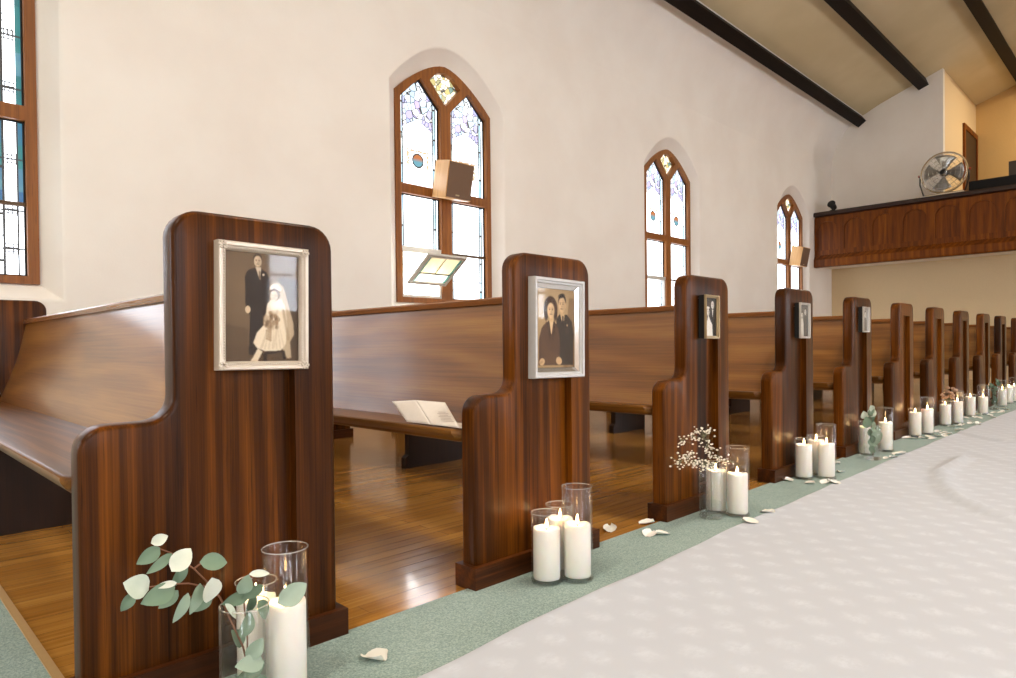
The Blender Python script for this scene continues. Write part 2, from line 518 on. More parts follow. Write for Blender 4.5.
def make_window(idx, loc, rotz, strong=False, hopper=False, boosted=False):
    w = bpy.data.objects.new('window_%d' % idx, None); COL.objects.link(w); struct(w)
    w.location = loc; w.rotation_euler = (0, 0, rotz)
    bm = bmesh.new()
    holed(bm, FR_OUT, [L_UP, R_UP, KITE, L_LO, R_LO], lambda p: (p[0], -0.035, p[1]), lambda p: (p[0], 0.05, p[1]))
    fr = link('window_frame', bm, W_WIN, w)
    up, lo = (P_UPS, P_LOS) if strong else (P_UPF, P_LOF) if boosted else (P_UP, P_LO)
    pane_obj('pane', grow(L_UP, 0.006), up, w, 0.022, -0.3025); pane_obj('pane', grow(R_UP, 0.006), up, w, 0.022, 0.3025)
    pane_obj('pane', grow(KITE, 0.006), P_KITE, w, 0.022, 0)
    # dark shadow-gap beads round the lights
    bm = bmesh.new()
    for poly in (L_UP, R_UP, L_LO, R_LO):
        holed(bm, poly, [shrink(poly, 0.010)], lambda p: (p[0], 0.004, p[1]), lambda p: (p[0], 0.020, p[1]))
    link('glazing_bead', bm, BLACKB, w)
    zt = Z(1.60)
    Lb = [(-0.54, Z(1.15)), (-0.065, Z(1.15)), (-0.065, zt), (-0.54, zt)]
    Rb = [(-x, z) for x, z in Lb][::-1]
    Lt = [(-0.54, zt), (-0.065, zt), (-0.065, Z(2.12)), (-0.54, Z(2.12))]
    Rt = [(-x, z) for x, z in Lt][::-1]
    pane_obj('pane', grow(Lt, 0.004), lo, w, 0.022, -0.3025); pane_obj('pane', grow(Rt, 0.004), lo, w, 0.022, 0.3025)
    lob = P_LOC if strong else lo
    pane_obj('pane', grow(Rb, 0.004), lob, w, 0.024, 0.3025)
    bm = bmesh.new(); box(bm, 0.065, 0.54, -0.008, 0.03, zt - 0.012, zt + 0.012); link('glazing_bar', bm, simple('dark_bronze_bar', lin(88, 66, 44), 0.5, metal=0.3), w)
    bm = bmesh.new(); box(bm, -0.54, -0.065, -0.022, 0.03, zt - 0.012, zt + 0.028); link('sash_bar', bm, ALU, w)
    if not hopper:
        pane_obj('pane', grow(Lb, 0.004), lob, w, 0.024, -0.3025)
        bm = bmesh.new(); holed(bm, Lb, [shrink(Lb, 0.022)], lambda p: (p[0], -0.015, p[1]), lambda p: (p[0], 0.02, p[1])); link('sash_frame', bm, ALU, w)
    else:
        bm = bmesh.new(); holed(bm, Lb, [shrink(Lb, 0.026)], lambda p: (p[0], -0.02, p[1]), lambda p: (p[0], 0.02, p[1])); link('sash_frame', bm, ALU, w)
        # open hopper sash: bottom edge near the frame, top tipped into the room
        bm = bmesh.new(); hw, h = 0.225, 0.40
        P = [(-hw, 0), (hw, 0), (hw, h), (-hw, h)]
        holed(bm, P, [shrink(P, 0.034)], lambda p: (p[0], -0.012, p[1]), lambda p: (p[0], 0.012, p[1]))
        sash = link('hopper_sash', bm, ALU, w)
        sash.location = (-0.3025, -0.09, Z(1.275)); sash.rotation_euler = (math.radians(54), 0, 0)
        bm = bmesh.new(); uvl = bm.loops.layers.uv.new('UVMap')
        prism(bm, shrink(P, 0.030), lambda p: (p[0], -0.004, p[1]), lambda p: (p[0], 0.004, p[1]))
        link('sash_pane', bm, m_sash(), sash)
        bm = bmesh.new()
        box(bm, -hw + 0.03, hw - 0.03, -0.007, 0.007, h*0.36, h*0.36 + 0.012); box(bm, -0.003, 0.003, -0.006, 0.006, h*0.36, h - 0.03)
        link('sash_lead', bm, simple('grey_lead', lin(70, 74, 72), 0.5), sash)
        bm = bmesh.new()
        for sx in (-hw + 0.01, hw - 0.01): tube(bm, [(sx - 0.3025, -0.012, Z(1.45)), (sx - 0.3025, -0.26, Z(1.47))], 0.005, 6)
        link('sash_stay', bm, ALU, w)
    return w
_sash = []
def m_sash():
    """opal sash glass seen from inside, daylight passing through it"""
    if _sash: return _sash[0]
    m = bpy.data.materials.new('tinted_sash_glass'); m.use_nodes = True; S.nt = m.node_tree
    b = S.nt.nodes['Principled BSDF']; x, y, z = coords()
    n = noise(comb(x*3, y, z), 6, 3)
    c = mixc(smooth(z, 0.15, 0.16), lin(228, 226, 216), mixc(n, lin(222, 206, 170), lin(236, 230, 214)))
    c = mixc(smooth(x.abs(), 0.165, 0.17), c, lin(116, 156, 150))
    out = S.nt.nodes['Material Output']; tr = node('ShaderNodeBsdfTranslucent'); wire(c, tr.inputs[0]); setp(b, color=c, rough=0.2)
    ms = node('ShaderNodeMixShader'); ms.inputs[0].default_value = 0.75; wire(b.outputs[0], ms.inputs[1]); wire(tr.outputs[0], ms.inputs[2]); wire(ms.outputs[0], out.inputs['Surface'])
    _sash.append(m)
    return m

make_window(1, (WIN_X[1], YL + 0.12, SILL), 0, strong=True)
make_window(2, (WIN_X[2], YL + 0.12, SILL), 0, hopper=True)
make_window(3, (WIN_X[3], YL + 0.12, SILL), 0)
make_window(4, (WIN_X[4], YL + 0.12, SILL), 0)
make_window(5, (WIN_X[0], YL + 0.12, SILL), 0, boosted=True)
for i, wx in enumerate(WIN_X):
    make_window(6 + i, (wx, YR - 0.12, SILL), PI, boosted=True)

# ------------------------------------------------------------------ walls, ceiling, floor
PROFILE = [(3.6, 4.08), (3.585, 4.28), (3.545, 4.47), (3.47, 4.66), (3.37, 4.835), (3.22, 5.00), (3.00, 5.13), (2.69, 5.275), (2.35, 5.40), (2.0, 5.525), (1.65, 5.65), (YC, 6.70)]
def side_wall(name, y0, sgn):
    """inner face with splayed arched window recesses; sgn = +1 for the wall at larger y"""
    bm = bmesh.new()
    def rec(g): return frame_outline(0.70 + g, -0.085 - g, Z(3.10), Z(3.545) + g, 1.9, 12)
    outer = [(XF, 0.0), (XLOFT, 0.0), (XLOFT, 4.08), (XF, 4.08)]
    G = 0.035
    holes = [[(wx + u, SILL + z) for u, z in rec(G)] for wx in WIN_X]
    holed(bm, outer, holes, lambda p: (p[0], y0, p[1]))
    inn = frame_outline(0.60, 0.0, Z(3.06), Z(3.42), 1.6, 12)
    for wx in WIN_X:
        rings = []
        for k in range(5):      # softly rounded plaster arris
            a_ = PI/2*k/4*0.8
            rings.append([bm.verts.new((wx + u, y0 + sgn*G*(1 - math.cos(a_)), SILL + z)) for u, z in rec(G*(1 - math.sin(a_)))])
        rings.append([bm.verts.new((wx + u, y0 + sgn*0.105, SILL + z)) for u, z in inn])
        rings.append([bm.verts.new((wx + u, y0 + sgn*0.19, SILL + z)) for u, z in inn])
        n = len(rings[0])
        for a, b in zip(rings, rings[1:]):
            for i in range(n):
                j = (i+1) % n
                bm.faces.new((a[i], a[j], b[j], b[i]))
    bmesh.ops.remove_doubles(bm, verts=bm.verts, dist=1e-4)
    return struct(link(name, bm, PLASTER, auto=38))
side_wall('wall_left', YL, 1)
side_wall('wall_right', YR, -1)

def full_profile():
    L = PROFILE
    R = [(2*YC - y, z) for y, z in L[:-1]][::-1]
    return L + R
bm = bmesh.new()
prof = full_profile()
xs = [XF, 0, 5, 10, XB, XLOFT]
rows = [[bm.verts.new((x, y, z)) for y, z in prof] for x in xs]
for a, b in zip(rows, rows[1:]):
    for i in range(len(prof) - 1): bm.faces.new((a[i], a[i+1], b[i+1], b[i]))
o = struct(link('ceiling', bm, CEIL, smooth=True))
# cove part of the ceiling keeps the wall's plaster colour up to the first beam
o.data.materials.append(PLASTER)
for p in o.data.polygons:
    if p.center.z < 5.13: p.material_index = 1

def end_wall(name, x, pts, m=PLASTER, t=0.02):
    bm = bmesh.new(); prism(bm, pts, lambda p: (x, p[0], p[1]), lambda p: (x + t, p[0], p[1]))
    return struct(link(name, bm, m))
left_half = [p for p in PROFILE if p[0] >= 1.65]
end_wall('wall_organ_screen', XB, [(YL, 2.2)] + left_half + [(1.65, 2.2)], t=0.12)
end_wall('wall_organ_screen_far', XB, [(2*YC - p[0], p[1]) for p in [(YL, 2.2)] + left_half + [(1.65, 2.2)]], t=0.12)
end_wall('wall_back', XB, [(YL, 0), (YL, 2.2), (YR, 2.2), (YR, 0)], simple('shaded_gallery_plaster', lin(212, 192, 154), 0.8), t=0.12)  # darker tan puts the shade under the gallery into the wall colour
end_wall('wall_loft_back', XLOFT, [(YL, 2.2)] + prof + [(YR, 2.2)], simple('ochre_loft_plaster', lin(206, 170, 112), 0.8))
end_wall('wall_front', XF, [(YL, 0)] + prof + [(YR, 0)])
# return wall of the loft opening
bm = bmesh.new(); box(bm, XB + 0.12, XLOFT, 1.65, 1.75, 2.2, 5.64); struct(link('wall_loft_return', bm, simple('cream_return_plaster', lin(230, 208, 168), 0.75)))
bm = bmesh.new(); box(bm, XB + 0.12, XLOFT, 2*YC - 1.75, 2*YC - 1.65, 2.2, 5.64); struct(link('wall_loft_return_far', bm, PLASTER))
# gallery floor and soffit
bm = bmesh.new(); box(bm, XG + 0.05, XLOFT, YR, YL, 2.17, 2.30); struct(link('floor_gallery', bm, PLASTER))
# door in the return wall
bm = bmesh.new(); holed(bm, [(15.80, 2.30), (XLOFT - 0.02, 2.30), (XLOFT - 0.02, 5.0), (15.80, 5.0)], [[(15.90, 2.31), (XLOFT - 0.12, 2.31), (XLOFT - 0.12, 4.9), (15.90, 4.9)]], lambda p: (p[0], 1.65, p[1]), lambda p: (p[0], 1.61, p[1]))
d = bpy.data.objects.new('door_1', None); COL.objects.link(d); struct(d)
link('door_frame', bm, W_GAL, d)
bm = bmesh.new(); box(bm, 15.90, XLOFT - 0.12, 1.625, 1.648, 2.31, 4.9); bevel_all(bm, 0.004, 1); link('door_leaf', bm, DARKDOOR, d)
bm = bmesh.new(); lathe(bm, [(0, 0), (0.012, 0), (0.012, 0.04), (0.028, 0.045), (0.028, 0.07), (0, 0.08)], 12, M=Matrix.Translation((16.0, 1.625, 3.3)) @ Matrix.Rotation(PI/2, 4, 'X')); link('door_handle', bm, BRASS, d)

# floors
bm = bmesh.new(); box(bm, XF, XB + 0.1, YR, YL, -0.06, 0.0); struct(link('floor', bm, FLOOR))
bm = bmesh.new()
cp = [(XF + 0.01, YL - 0.02), (XF + 0.01, -2.85), (XB - 0.02, -2.85), (XB - 0.02, 0.0), (0.30, 0.0), (0.30, YL - 0.02)]
prism(bm, cp, lambda p: (p[0], p[1], 0.0005), lambda p: (p[0], p[1], 0.003))
cpt = struct(link('floor_carpet', bm, CARPET)); cpt['label'] = 'sage green carpet along the aisle and across the front'
bm = bmesh.new(); box(bm, 0.298, 0.316, 0.0, YL - 0.02, 0.0005, 0.006); bevel_all(bm, 0.002, 1); struct(link('trim_1', bm, BRASS))

# aisle runner with a soft edge and a few gentle folds
def runner_edge(x):
    pts = [(-6, -0.30), (0.83, -0.305), (1.3, -0.276), (1.67, -0.268), (2.47, -0.240), (4.46, -0.226), (6.0, -0.236), (8.17, -0.258), (14, -0.26)]
    for (a, b), (c, d_) in zip(pts, pts[1:]):
        if a <= x <= c: return b + (d_ - b)*(x - a)/(c - a)
    return -0.26
def seg_d(p, a, b):
    ax, ay = b[0]-a[0], b[1]-a[1]; t = max(0, min(1, ((p[0]-a[0])*ax + (p[1]-a[1])*ay)/(ax*ax + ay*ay)))
    return math.hypot(p[0]-a[0]-ax*t, p[1]-a[1]-ay*t)
FOLD = [[(4.60, -0.52), (4.02, -0.53), (3.60, -0.64), (3.37, -0.74), (3.16, -0.90), (3.02, -1.15)], [(5.0, -0.42), (4.6, -0.72), (4.42, -1.1)], [(5.9, -0.24), (5.55, -0.5), (5.4, -1.0)]]
bm = bmesh.new()
xs = [-5.5 + 0.5*i for i in range(12)] + [0.55 + 0.045*i for i in range(130)] + [6.5 + 0.3*i for i in range(24)]
grid = []
for x in xs:
    e = runner_edge(x) + 0.003*math.sin(x*6.1) + 0.002*math.sin(x*17.0 + 1)
    row = []
    for j in range(56):
        t = j/55; y = e + (-2.58 - e)*(t**1.35)
        zz = 0.0062 + 0.0012*math.sin(x*5.3 + y*3.1) + 0.0012*math.sin(y*7.7 - x*2.1)
        for li, ln in enumerate(FOLD):
            dd = min(seg_d((x, y), a, b) for a, b in zip(ln, ln[1:]))
            zz += (0.022, 0.008, 0.016)[li]*math.exp(-(dd/0.024)**2)
        if j == 0: zz = 0.0040
        row.append(bm.verts.new((x, y, zz)))
    grid.append(row)
for a, b in zip(grid, grid[1:]):
    for j in range(55): bm.faces.new((a[j], a[j+1], b[j+1], b[j]))
tag(link('aisle_runner', bm, RUNNER, smooth=True), 'long pale damask aisle runner laid over the green carpet', 'runner')

# ceiling purlins
def beam(name, yc, zc, x0, x1, w=0.175, h=0.175, ang=20, label=''):
    bm = bmesh.new(); box(bm, x0, x1, -w/2, w/2, -h/2, h/2)
    bevel_all(bm, 0.012, 1)
    o = struct(link(name, bm, W_BEAM)); o.location = (0, yc, zc); o.rotation_euler = (math.radians(-ang), 0, 0); o['label'] = label
    return o
for s, nm in ((1, 'left'), (-1, 'right')):
    yy = lambda y: y if s == 1 else 2*YC - y
    beam('trim_ceiling_beam_low_' + nm, yy(3.06), 5.035, XF + 0.02, XB, ang=35*s, label='lowest dark ceiling beam on the %s side' % nm)
    beam('trim_ceiling_beam_mid_' + nm, yy(1.985), 5.465, XF + 0.02, XB, ang=20*s, label='second dark ceiling beam on the %s side' % nm)
    beam('trim_ceiling_beam_high_' + nm, yy(0.82), 5.84, XF + 0.02, XLOFT, ang=20*s, label='third dark ceiling beam on the %s side' % nm)

# ------------------------------------------------------------------ gallery parapet
gp = bpy.data.objects.new('gallery_parapet', None); COL.objects.link(gp); struct(gp); gp['label'] = 'carved brown oak parapet across the rear gallery'
bm = bmesh.new(); box(bm, XG + 0.02, XG + 0.09, YR + 0.01, YL - 0.01, 2.33, 3.10); link('parapet_panel', bm, W_GAL, gp)
# arched applique board
bm = bmesh.new()
outer = [(YL - 0.01, 2.36), (YL - 0.01, 3.08), (YR + 0.01, 3.08), (YR + 0.01, 2.36)]
holes = []
i = 0
while 3.36 - 0.492*i > YR + 0.3:
    yc = 3.36 - 0.492*i; i += 1
    h = [(yc + 0.19, 2.45)] + [(yc + 0.19, 2.78)] + [(yc + 0.19*math.cos(a), 2.78 + 0.22*math.sin(a)**0.8) for a in [PI*k/12 for k in range(1, 12)]] + [(yc - 0.19, 2.78), (yc - 0.19, 2.45)]
    holes.append(h)
holed(bm, outer, holes, lambda p: (XG, p[0], p[1]), lambda p: (XG + 0.025, p[0], p[1]))
link('arched_moulding', bm, W_GAL, gp)
bm = bmesh.new(); prism(bm, [(XG - 0.05, 3.115), (XG - 0.05, 3.165), (XG - 0.03, 3.185), (XG + 0.12, 3.185), (XG + 0.14, 3.165), (XG + 0.14, 3.10), (XG - 0.02, 3.10)], lambda p: (p[0], YR + 0.01, p[1]), lambda p: (p[0], YL - 0.01, p[1])); link('parapet_rail', bm, DARKDOOR, gp)
bm = bmesh.new(); prism(bm, [(XG - 0.03, 2.13), (XG - 0.045, 2.15), (XG - 0.045, 2.27), (XG - 0.02, 2.31), (XG + 0.005, 2.36), (XG + 0.09, 2.36), (XG + 0.09, 2.13)], lambda p: (p[0], YR + 0.01, p[1]), lambda p: (p[0], YL - 0.01, p[1])); link('lower_moulding', bm, W_GAL, gp)

# ------------------------------------------------------------------ pews
HT, HS, HB, TH, WT, WLO, PL = 0.96, 0.538, 0.064, 0.060, 0.356, 0.522, 3.14
def end_profile():
    p = [(-WLO, 0.02)]
    p += arc(-WLO + 0.05, HS - 0.05, 0.05, 180, 90, 6)
    p += arc(-WT - 0.05, HS + 0.05, 0.05, 270, 360, 6)
    p += arc(-WT + 0.055, HT - 0.055, 0.055, 180, 90, 7)
    p += arc(-0.055, HT - 0.055, 0.055, 90, 0, 7)
    p += [(0, 0.02)]
    return p
def end_mesh():
    prof = end_profile()
    REC = [(-0.263, 0.10), (-0.10, 0.10), (-0.10, 0.868), (-0.263, 0.868)]
    bm = bmesh.new()
    # rounded edges: the outline is inset at both faces
    cx, cz = -0.2, 0.45
    def inset(d):
        n = len(prof); out = []
        for i in range(n):
            a, b, c = Vector(prof[i-1]), Vector(prof[i]), Vector(prof[(i+1) % n])
            e1 = (b-a).normalized(); e2 = (c-b).normalized()
            nrm = (Vector((-e1.y, e1.x)) + Vector((-e2.y, e2.x)))
            nrm = nrm.normalized() if nrm.length > 1e-6 else Vector((-e1.y, e1.x))
            k = max(0.6, nrm.dot(Vector((-e1.y, e1.x))))
            out.append(tuple(b - nrm*d/k*SIGN))
        return out
    area = sum(prof[i-1][0]*prof[i][1] - prof[i][0]*prof[i-1][1] for i in range(len(prof)))
    SIGN = -1 if area > 0 else 1
    B = 0.010
    seq = [(B - B*math.sin(PI/2*k/3), B - B*math.cos(PI/2*k/3)) for k in range(4)][::-1]   # face (inset B at y=0) -> side (inset 0 at y=B)
    rings = [(y, i) for y, i in seq] + [(TH - y, i) for y, i in seq[::-1]]
    loops = []
    for y, ins in rings:
        loops.append([bm.verts.new((p[0], y, p[1])) for p in inset(ins)])
    n = len(prof)
    for A, Bq in zip(loops, loops[1:]):
        for i in range(n): bm.faces.new((A[i], A[(i+1) % n], Bq[(i+1) % n], Bq[i]))
    bm.faces.new(loops[-1])
    # aisle face with the sunk panel
    edges = []
    for i in range(n):
        e = bm.edges.get((loops[0][i], loops[0][(i+1) % n])); edges.append(e)
    rv = [bm.verts.new((p[0], 0, p[1])) for p in REC]
    for i in range(4): edges.append(bm.edges.new((rv[i], rv[(i+1) % 4])))
    bmesh.ops.triangle_fill(bm, use_beauty=True, use_dissolve=False, edges=edges)
    D = 0.026
    bv = [bm.verts.new((p[0], D, p[1])) for p in REC]
    for i in range(4): bm.faces.new((rv[i], rv[(i+1) % 4], bv[(i+1) % 4], bv[i]))
    bm.faces.new(bv)
    bmesh.ops.recalc_face_normals(bm, faces=bm.faces)
    me = bpy.data.meshes.new('pew_end'); bm.to_mesh(me); bm.free()
    for p in me.polygons: p.use_smooth = True
    me.set_sharp_from_angle(angle=math.radians(40))
    return me
def plinth_mesh():
    bm = bmesh.new(); box(bm, -WLO - 0.018, 0.018, -0.018, TH + 0.008, 0.0005, HB); bevel_all(bm, 0.005, 2)
    me = bpy.data.meshes.new('plinth'); bmesh.ops.recalc_face_normals(bm, faces=bm.faces); bm.to_mesh(me); bm.free(); return me
def mirrored(me, name):
    m2 = me.copy(); m2.name = name
    m2.transform(Matrix.Scale(-1, 4, (0, 1, 0))); m2.flip_normals(); return m2
END = end_mesh(); PLI = plinth_mesh(); ENDM = mirrored(END, 'pew_end_far'); PLIM = mirrored(PLI, 'plinth_far')

def pew_proto():
    t = thing('church_pew', '', 'pew', (0, 0, 0), 0, 'wooden church pews')
    e = link('pew_end', END, W_END, t); link('plinth', PLI, W_PLINTH, e)
    f = link('pew_end', ENDM, W_END, t); f.location = (0, PL, 0); link('plinth', PLIM, W_PLINTH, f)
    # seat
    bm = bmesh.new(); y0, y1 = TH - 0.004, PL - TH + 0.004
    pts = [(-0.508, y0), (-0.540, y0 + 0.03), (-0.540, y1 - 0.03), (-0.508, y1), (-0.18, y1), (-0.18, y0)]
    zt = lambda x: 0.443 - (x + 0.54)*0.09
    prism(bm, pts, lambda p: (p[0] + (0.022 if p[0] < -0.4 else 0), p[1], zt(p[0]) - 0.040), lambda p: (p[0], p[1], zt(p[0])))
    es = [e_ for e_ in bm.edges if all(v.co.x < -0.45 for v in e_.verts) and abs(e_.verts[0].co.z - e_.verts[1].co.z) < 0.01]
    bmesh.ops.bevel(bm, geom=es, offset=0.017, segments=4, profile=0.5, affect='EDGES')
    link('seat', bm, W_SEAT, t, auto=35)
    # gently curved raked back
    bm = bmesh.new()
    F, Bk = [], []
    for i in range(9):
        s = i/8; z = 0.395 + s*(0.832 - 0.395); x = -0.232 + s*0.135 + 0.016*math.sin(PI*s)
        F.append((x, z)); Bk.append((x + 0.026, z - 0.006))
    prism(bm, F + Bk[::-1], lambda p: (p[0], y0, p[1]), lambda p: (p[0], y1, p[1]))
    bk = link('backrest', bm, W_BACK, t, auto=30)
    bm = bmesh.new(); prism(bm, [(-0.108, 0.830), (-0.110, 0.848), (-0.104, 0.854), (-0.062, 0.854), (-0.058, 0.846), (-0.060, 0.826)], lambda p: (p[0], y0, p[1]), lambda p: (p[0], y1, p[1]))
    link('cap_rail', bm, W_RAIL, bk)
    # middle support board under the seat
    bm = bmesh.new()
    prism(bm, [(-0.525, 0.0005), (-0.525, 0.06), (-0.50, 0.075), (-0.50, 0.40), (-0.10, 0.375), (-0.10, 0.0005)], lambda p: (p[0], 1.68 - 0.02, p[1]), lambda p: (p[0], 1.68 + 0.02, p[1]))
    link('support', bm, BEAMW, t)
    return t
BEAMW = wood('dark_support_wood', 'z', [(0.1, lin(20, 9, 5)), (0.5, lin(34, 17, 10)), (0.9, lin(50, 27, 15))], 0.5, 0.05)
PEW_X = [0.822, 1.770, 2.750, 3.722, 4.707, 5.662, 6.585, 7.512, 8.494, 9.418, 10.45, 11.40, 12.35]
PEW_Y = [0.0, -0.016, -0.012, -0.005] + [0.0]*9
PEW_L = ['nearest wooden pew, wedding portrait in an ornate white frame on its end',
         'second wooden pew, couple portrait in a plain silver frame on its end',
         'third wooden pew, small champagne frame and candles with baby\'s breath at its end',
         'fourth wooden pew, small upright silver frame on its end, three white candles below',
         'fifth wooden pew, last with a picture frame, eucalyptus vase at its foot',
         'sixth wooden pew, first without a frame, just behind the eucalyptus vase',
         'seventh wooden pew, with tan dried flowers and candles at its end',
         'eighth wooden pew, two white candles in vases at its end',
         'ninth wooden pew, dark eucalyptus vase and one candle at its end',
         'tenth wooden pew along the aisle, near the photo edge',
         'eleventh wooden pew, cut by the photo edge, far down the aisle',
         'twelfth wooden pew, hidden behind the eleventh pew', 'thirteenth wooden pew, last before the back wall under the gallery']
proto = pew_proto()
for i, (x, lb) in enumerate(zip(PEW_X, PEW_L)):
    o = proto if i == 0 else copy_tree(proto)
    o.location = (x, PEW_Y[i], 0); o['label'] = lb

# ------------------------------------------------------------------ framed photographs
class Pic:
    def __init__(s, nx, ny, bg):
        s.nx, s.ny = nx, ny
        u = (np.arange(nx) + 0.5)/nx; v = (np.arange(ny) + 0.5)/ny
        s.U, s.V = np.meshgrid(u, v)
        s.A = np.zeros((ny, nx, 3)); s.A[:] = np.array(bg)/255.0
    def blend(s, mask, c, a=1.0):
        m = (np.clip(mask, 0, 1)*a)[..., None]
        s.A = s.A*(1-m) + (np.array(c)/255.0)*m
    def ell(s, cx, cy, rx, ry, c, rot=0, soft=0.15, a=1.0):
        x, y = s.U - cx, s.V - cy; r = math.radians(rot)
        asp = s.ny/s.nx
        y = y*asp; ry_ = ry*asp
        X = x*math.cos(r) + y*math.sin(r); Y = -x*math.sin(r) + y*math.cos(r)
        d = np.sqrt((X/rx)**2 + (Y/ry_)**2)
        s.blend((1 + soft - d)/(2*soft), c, a)
    def poly(s, pts, c, a=1.0, blur=1):
        inside = np.zeros((s.ny, s.nx))
        n = len(pts); c_ = np.zeros((s.ny, s.nx), bool)
        for i in range(n):
            x0, y0 = pts[i-1]; x1, y1 = pts[i]
            if y0 == y1: continue
            cond = ((y0 > s.V) != (y1 > s.V)) & (s.U < (x1-x0)*(s.V-y0)/(y1-y0) + x0)
            c_ ^= cond
        m = c_.astype(float)
        for _ in range(blur):
            q = np.pad(m, 1, mode='edge')
            m = (q[1:-1, 1:-1]*2 + q[:-2, 1:-1] + q[2:, 1:-1] + q[1:-1, :-2] + q[1:-1, 2:])/6
        s.blend(m, c, a)
    def noise(s, amp, seed=1):
        r = np.random.RandomState(seed); s.A = np.clip(s.A + (r.rand(s.ny, s.nx, 1) - 0.5)*amp, 0, 1)

def face(p, cx, cy, rx, ry, skin, dark, look=0.0):
    p.ell(cx, cy, rx, ry, skin, soft=0.12)
    p.ell(cx + rx*0.55, cy - ry*0.1, rx*0.5, ry*0.8, [v*0.78 for v in skin], soft=0.5, a=0.5)
    for sx in (-0.38, 0.38):
        p.ell(cx + rx*(sx + look), cy + ry*0.12, rx*0.15, ry*0.06, dark, soft=0.7, a=0.9)
        p.ell(cx + rx*(sx + look), cy + ry*0.30, rx*0.24, ry*0.04, dark, soft=0.9, a=0.45)
    p.ell(cx + rx*(look + 0.05), cy - ry*0.17, rx*0.13, ry*0.14, [v*0.72 for v in skin], soft=0.7, a=0.6)
    p.ell(cx + rx*look, cy - ry*0.48, rx*0.33, ry*0.075, [v*0.55 for v in skin], soft=0.6, a=0.85)

def pic_wedding():
    p = Pic(132, 172, (104, 82, 58))
    p.ell(0.25, 0.75, 0.6, 0.4, (122, 98, 70), soft=0.8, a=0.8); p.poly([(0.62, 0), (1, 0), (1, 0.78), (0.72, 0.80)], (66, 50, 34), 0.8, 6)
    p.poly([(0, 0), (1, 0), (1, 0.12), (0, 0.16)], (84, 64, 44), 0.8, 6)
    p.poly([(0, 0.17), (0.3, 0.15), (0.3, 0.30), (0, 0.34)], (88, 68, 46), 0.7, 8)
    suit = (44, 31, 21)
    p.poly([(0.31, 0.06), (0.33, 0.42), (0.50, 0.42), (0.50, 0.06)], (40, 28, 19))              # trousers
    p.poly([(0.27, 0.50), (0.26, 0.78), (0.30, 0.835), (0.38, 0.86), (0.47, 0.86), (0.55, 0.83), (0.59, 0.77), (0.58, 0.44), (0.42, 0.40), (0.33, 0.42)], suit)
    p.poly([(0.40, 0.87), (0.475, 0.87), (0.47, 0.75), (0.445, 0.78)], (222, 204, 176))          # shirt front
    p.poly([(0.448, 0.84), (0.462, 0.84), (0.468, 0.77), (0.45, 0.76)], (120, 98, 74))
    p.ell(0.51, 0.805, 0.016, 0.012, (214, 196, 168))                                             # boutonniere
    p.poly([(0.33, 0.75), (0.35, 0.75), (0.36, 0.5), (0.34, 0.48)], (30, 20, 13), 0.6, 3)
    p.ell(0.43, 0.945, 0.062, 0.056, (74, 56, 40)); face(p, 0.432, 0.925, 0.052, 0.052, (222, 196, 160), (90, 66, 44))
    p.ell(0.30, 0.475, 0.036, 0.035, (214, 188, 152))
    # bride: veil, hair, dress, bouquet, train
    p.poly([(0.60, 0.70), (0.64, 0.735), (0.72, 0.745), (0.79, 0.70), (0.85, 0.56), (0.93, 0.36), (0.94, 0.25), (0.88, 0.18), (0.90, 0.03), (0.84, 0.02), (0.74, 0.15), (0.60, 0.3)], (196, 174, 142), 0.95, 3)
    p.poly([(0.56, 0.54), (0.62, 0.585), (0.75, 0.59), (0.82, 0.50), (0.84, 0.34), (0.82, 0.16), (0.74, 0.09), (0.56, 0.085), (0.42, 0.12), (0.37, 0.17), (0.42, 0.27), (0.52, 0.34)], (236, 220, 192), 1, 2)
    p.poly([(0.43, 0.12), (0.37, 0.04), (0.33, 0.0), (0.43, 0.0), (0.50, 0.09)], (226, 208, 178), 1, 2)
    for k in range(7):
        x0 = 0.46 + 0.055*k; p.poly([(x0, 0.11), (x0 + 0.018, 0.11), (0.60 + 0.02*k, 0.36), (0.595 + 0.02*k, 0.36)], (198, 178, 146), 0.65, 3)
    p.poly([(0.76, 0.50), (0.80, 0.50), (0.88, 0.2), (0.84, 0.2)], (160, 136, 104), 0.6, 4); p.poly([(0.60, 0.50), (0.66, 0.46), (0.72, 0.50), (0.70, 0.42), (0.62, 0.42)], (206, 186, 154), 0.7, 3)
    p.ell(0.66, 0.63, 0.078, 0.062, (96, 74, 52)); face(p, 0.655, 0.612, 0.052, 0.050, (226, 202, 168), (92, 70, 50), -0.1)
    p.poly([(0.59, 0.665), (0.62, 0.715), (0.70, 0.725), (0.76, 0.68), (0.74, 0.66), (0.66, 0.69)], (240, 226, 200), 1, 2)
    for k in range(46):
        a = random.random()*6.28; r = random.random()**0.5
        p.ell(0.625 + 0.10*r*math.cos(a), 0.37 + 0.085*r*math.sin(a), 0.022, 0.018, random.choice([(150, 122, 92), (176, 150, 118), (110, 86, 60), (198, 174, 142)]), soft=0.5, a=0.85)
    for k in range(14): p.ell(0.58 + 0.03*math.sin(k*2.1), 0.30 - k*0.008, 0.016, 0.012, (168, 140, 108), soft=0.5, a=0.8)
    p.poly([(0.50, 0.06), (0.54, 0.09), (0.80, 0.10), (0.82, 0.02), (0.78, 0.02), (0.76, 0.08), (0.56, 0.06), (0.55, 0.0), (0.51, 0.0)], (38, 26, 18), 0.9, 2)
    p.poly([(0.70, 0.34), (0.72, 0.34), (0.66, 0.12), (0.63, 0.12)], (208, 188, 156), 0.6, 3); p.poly([(0.55, 0.28), (0.57, 0.28), (0.50, 0.12), (0.47, 0.12)], (206, 186, 154), 0.6, 3)
    p.noise(0.035); return p
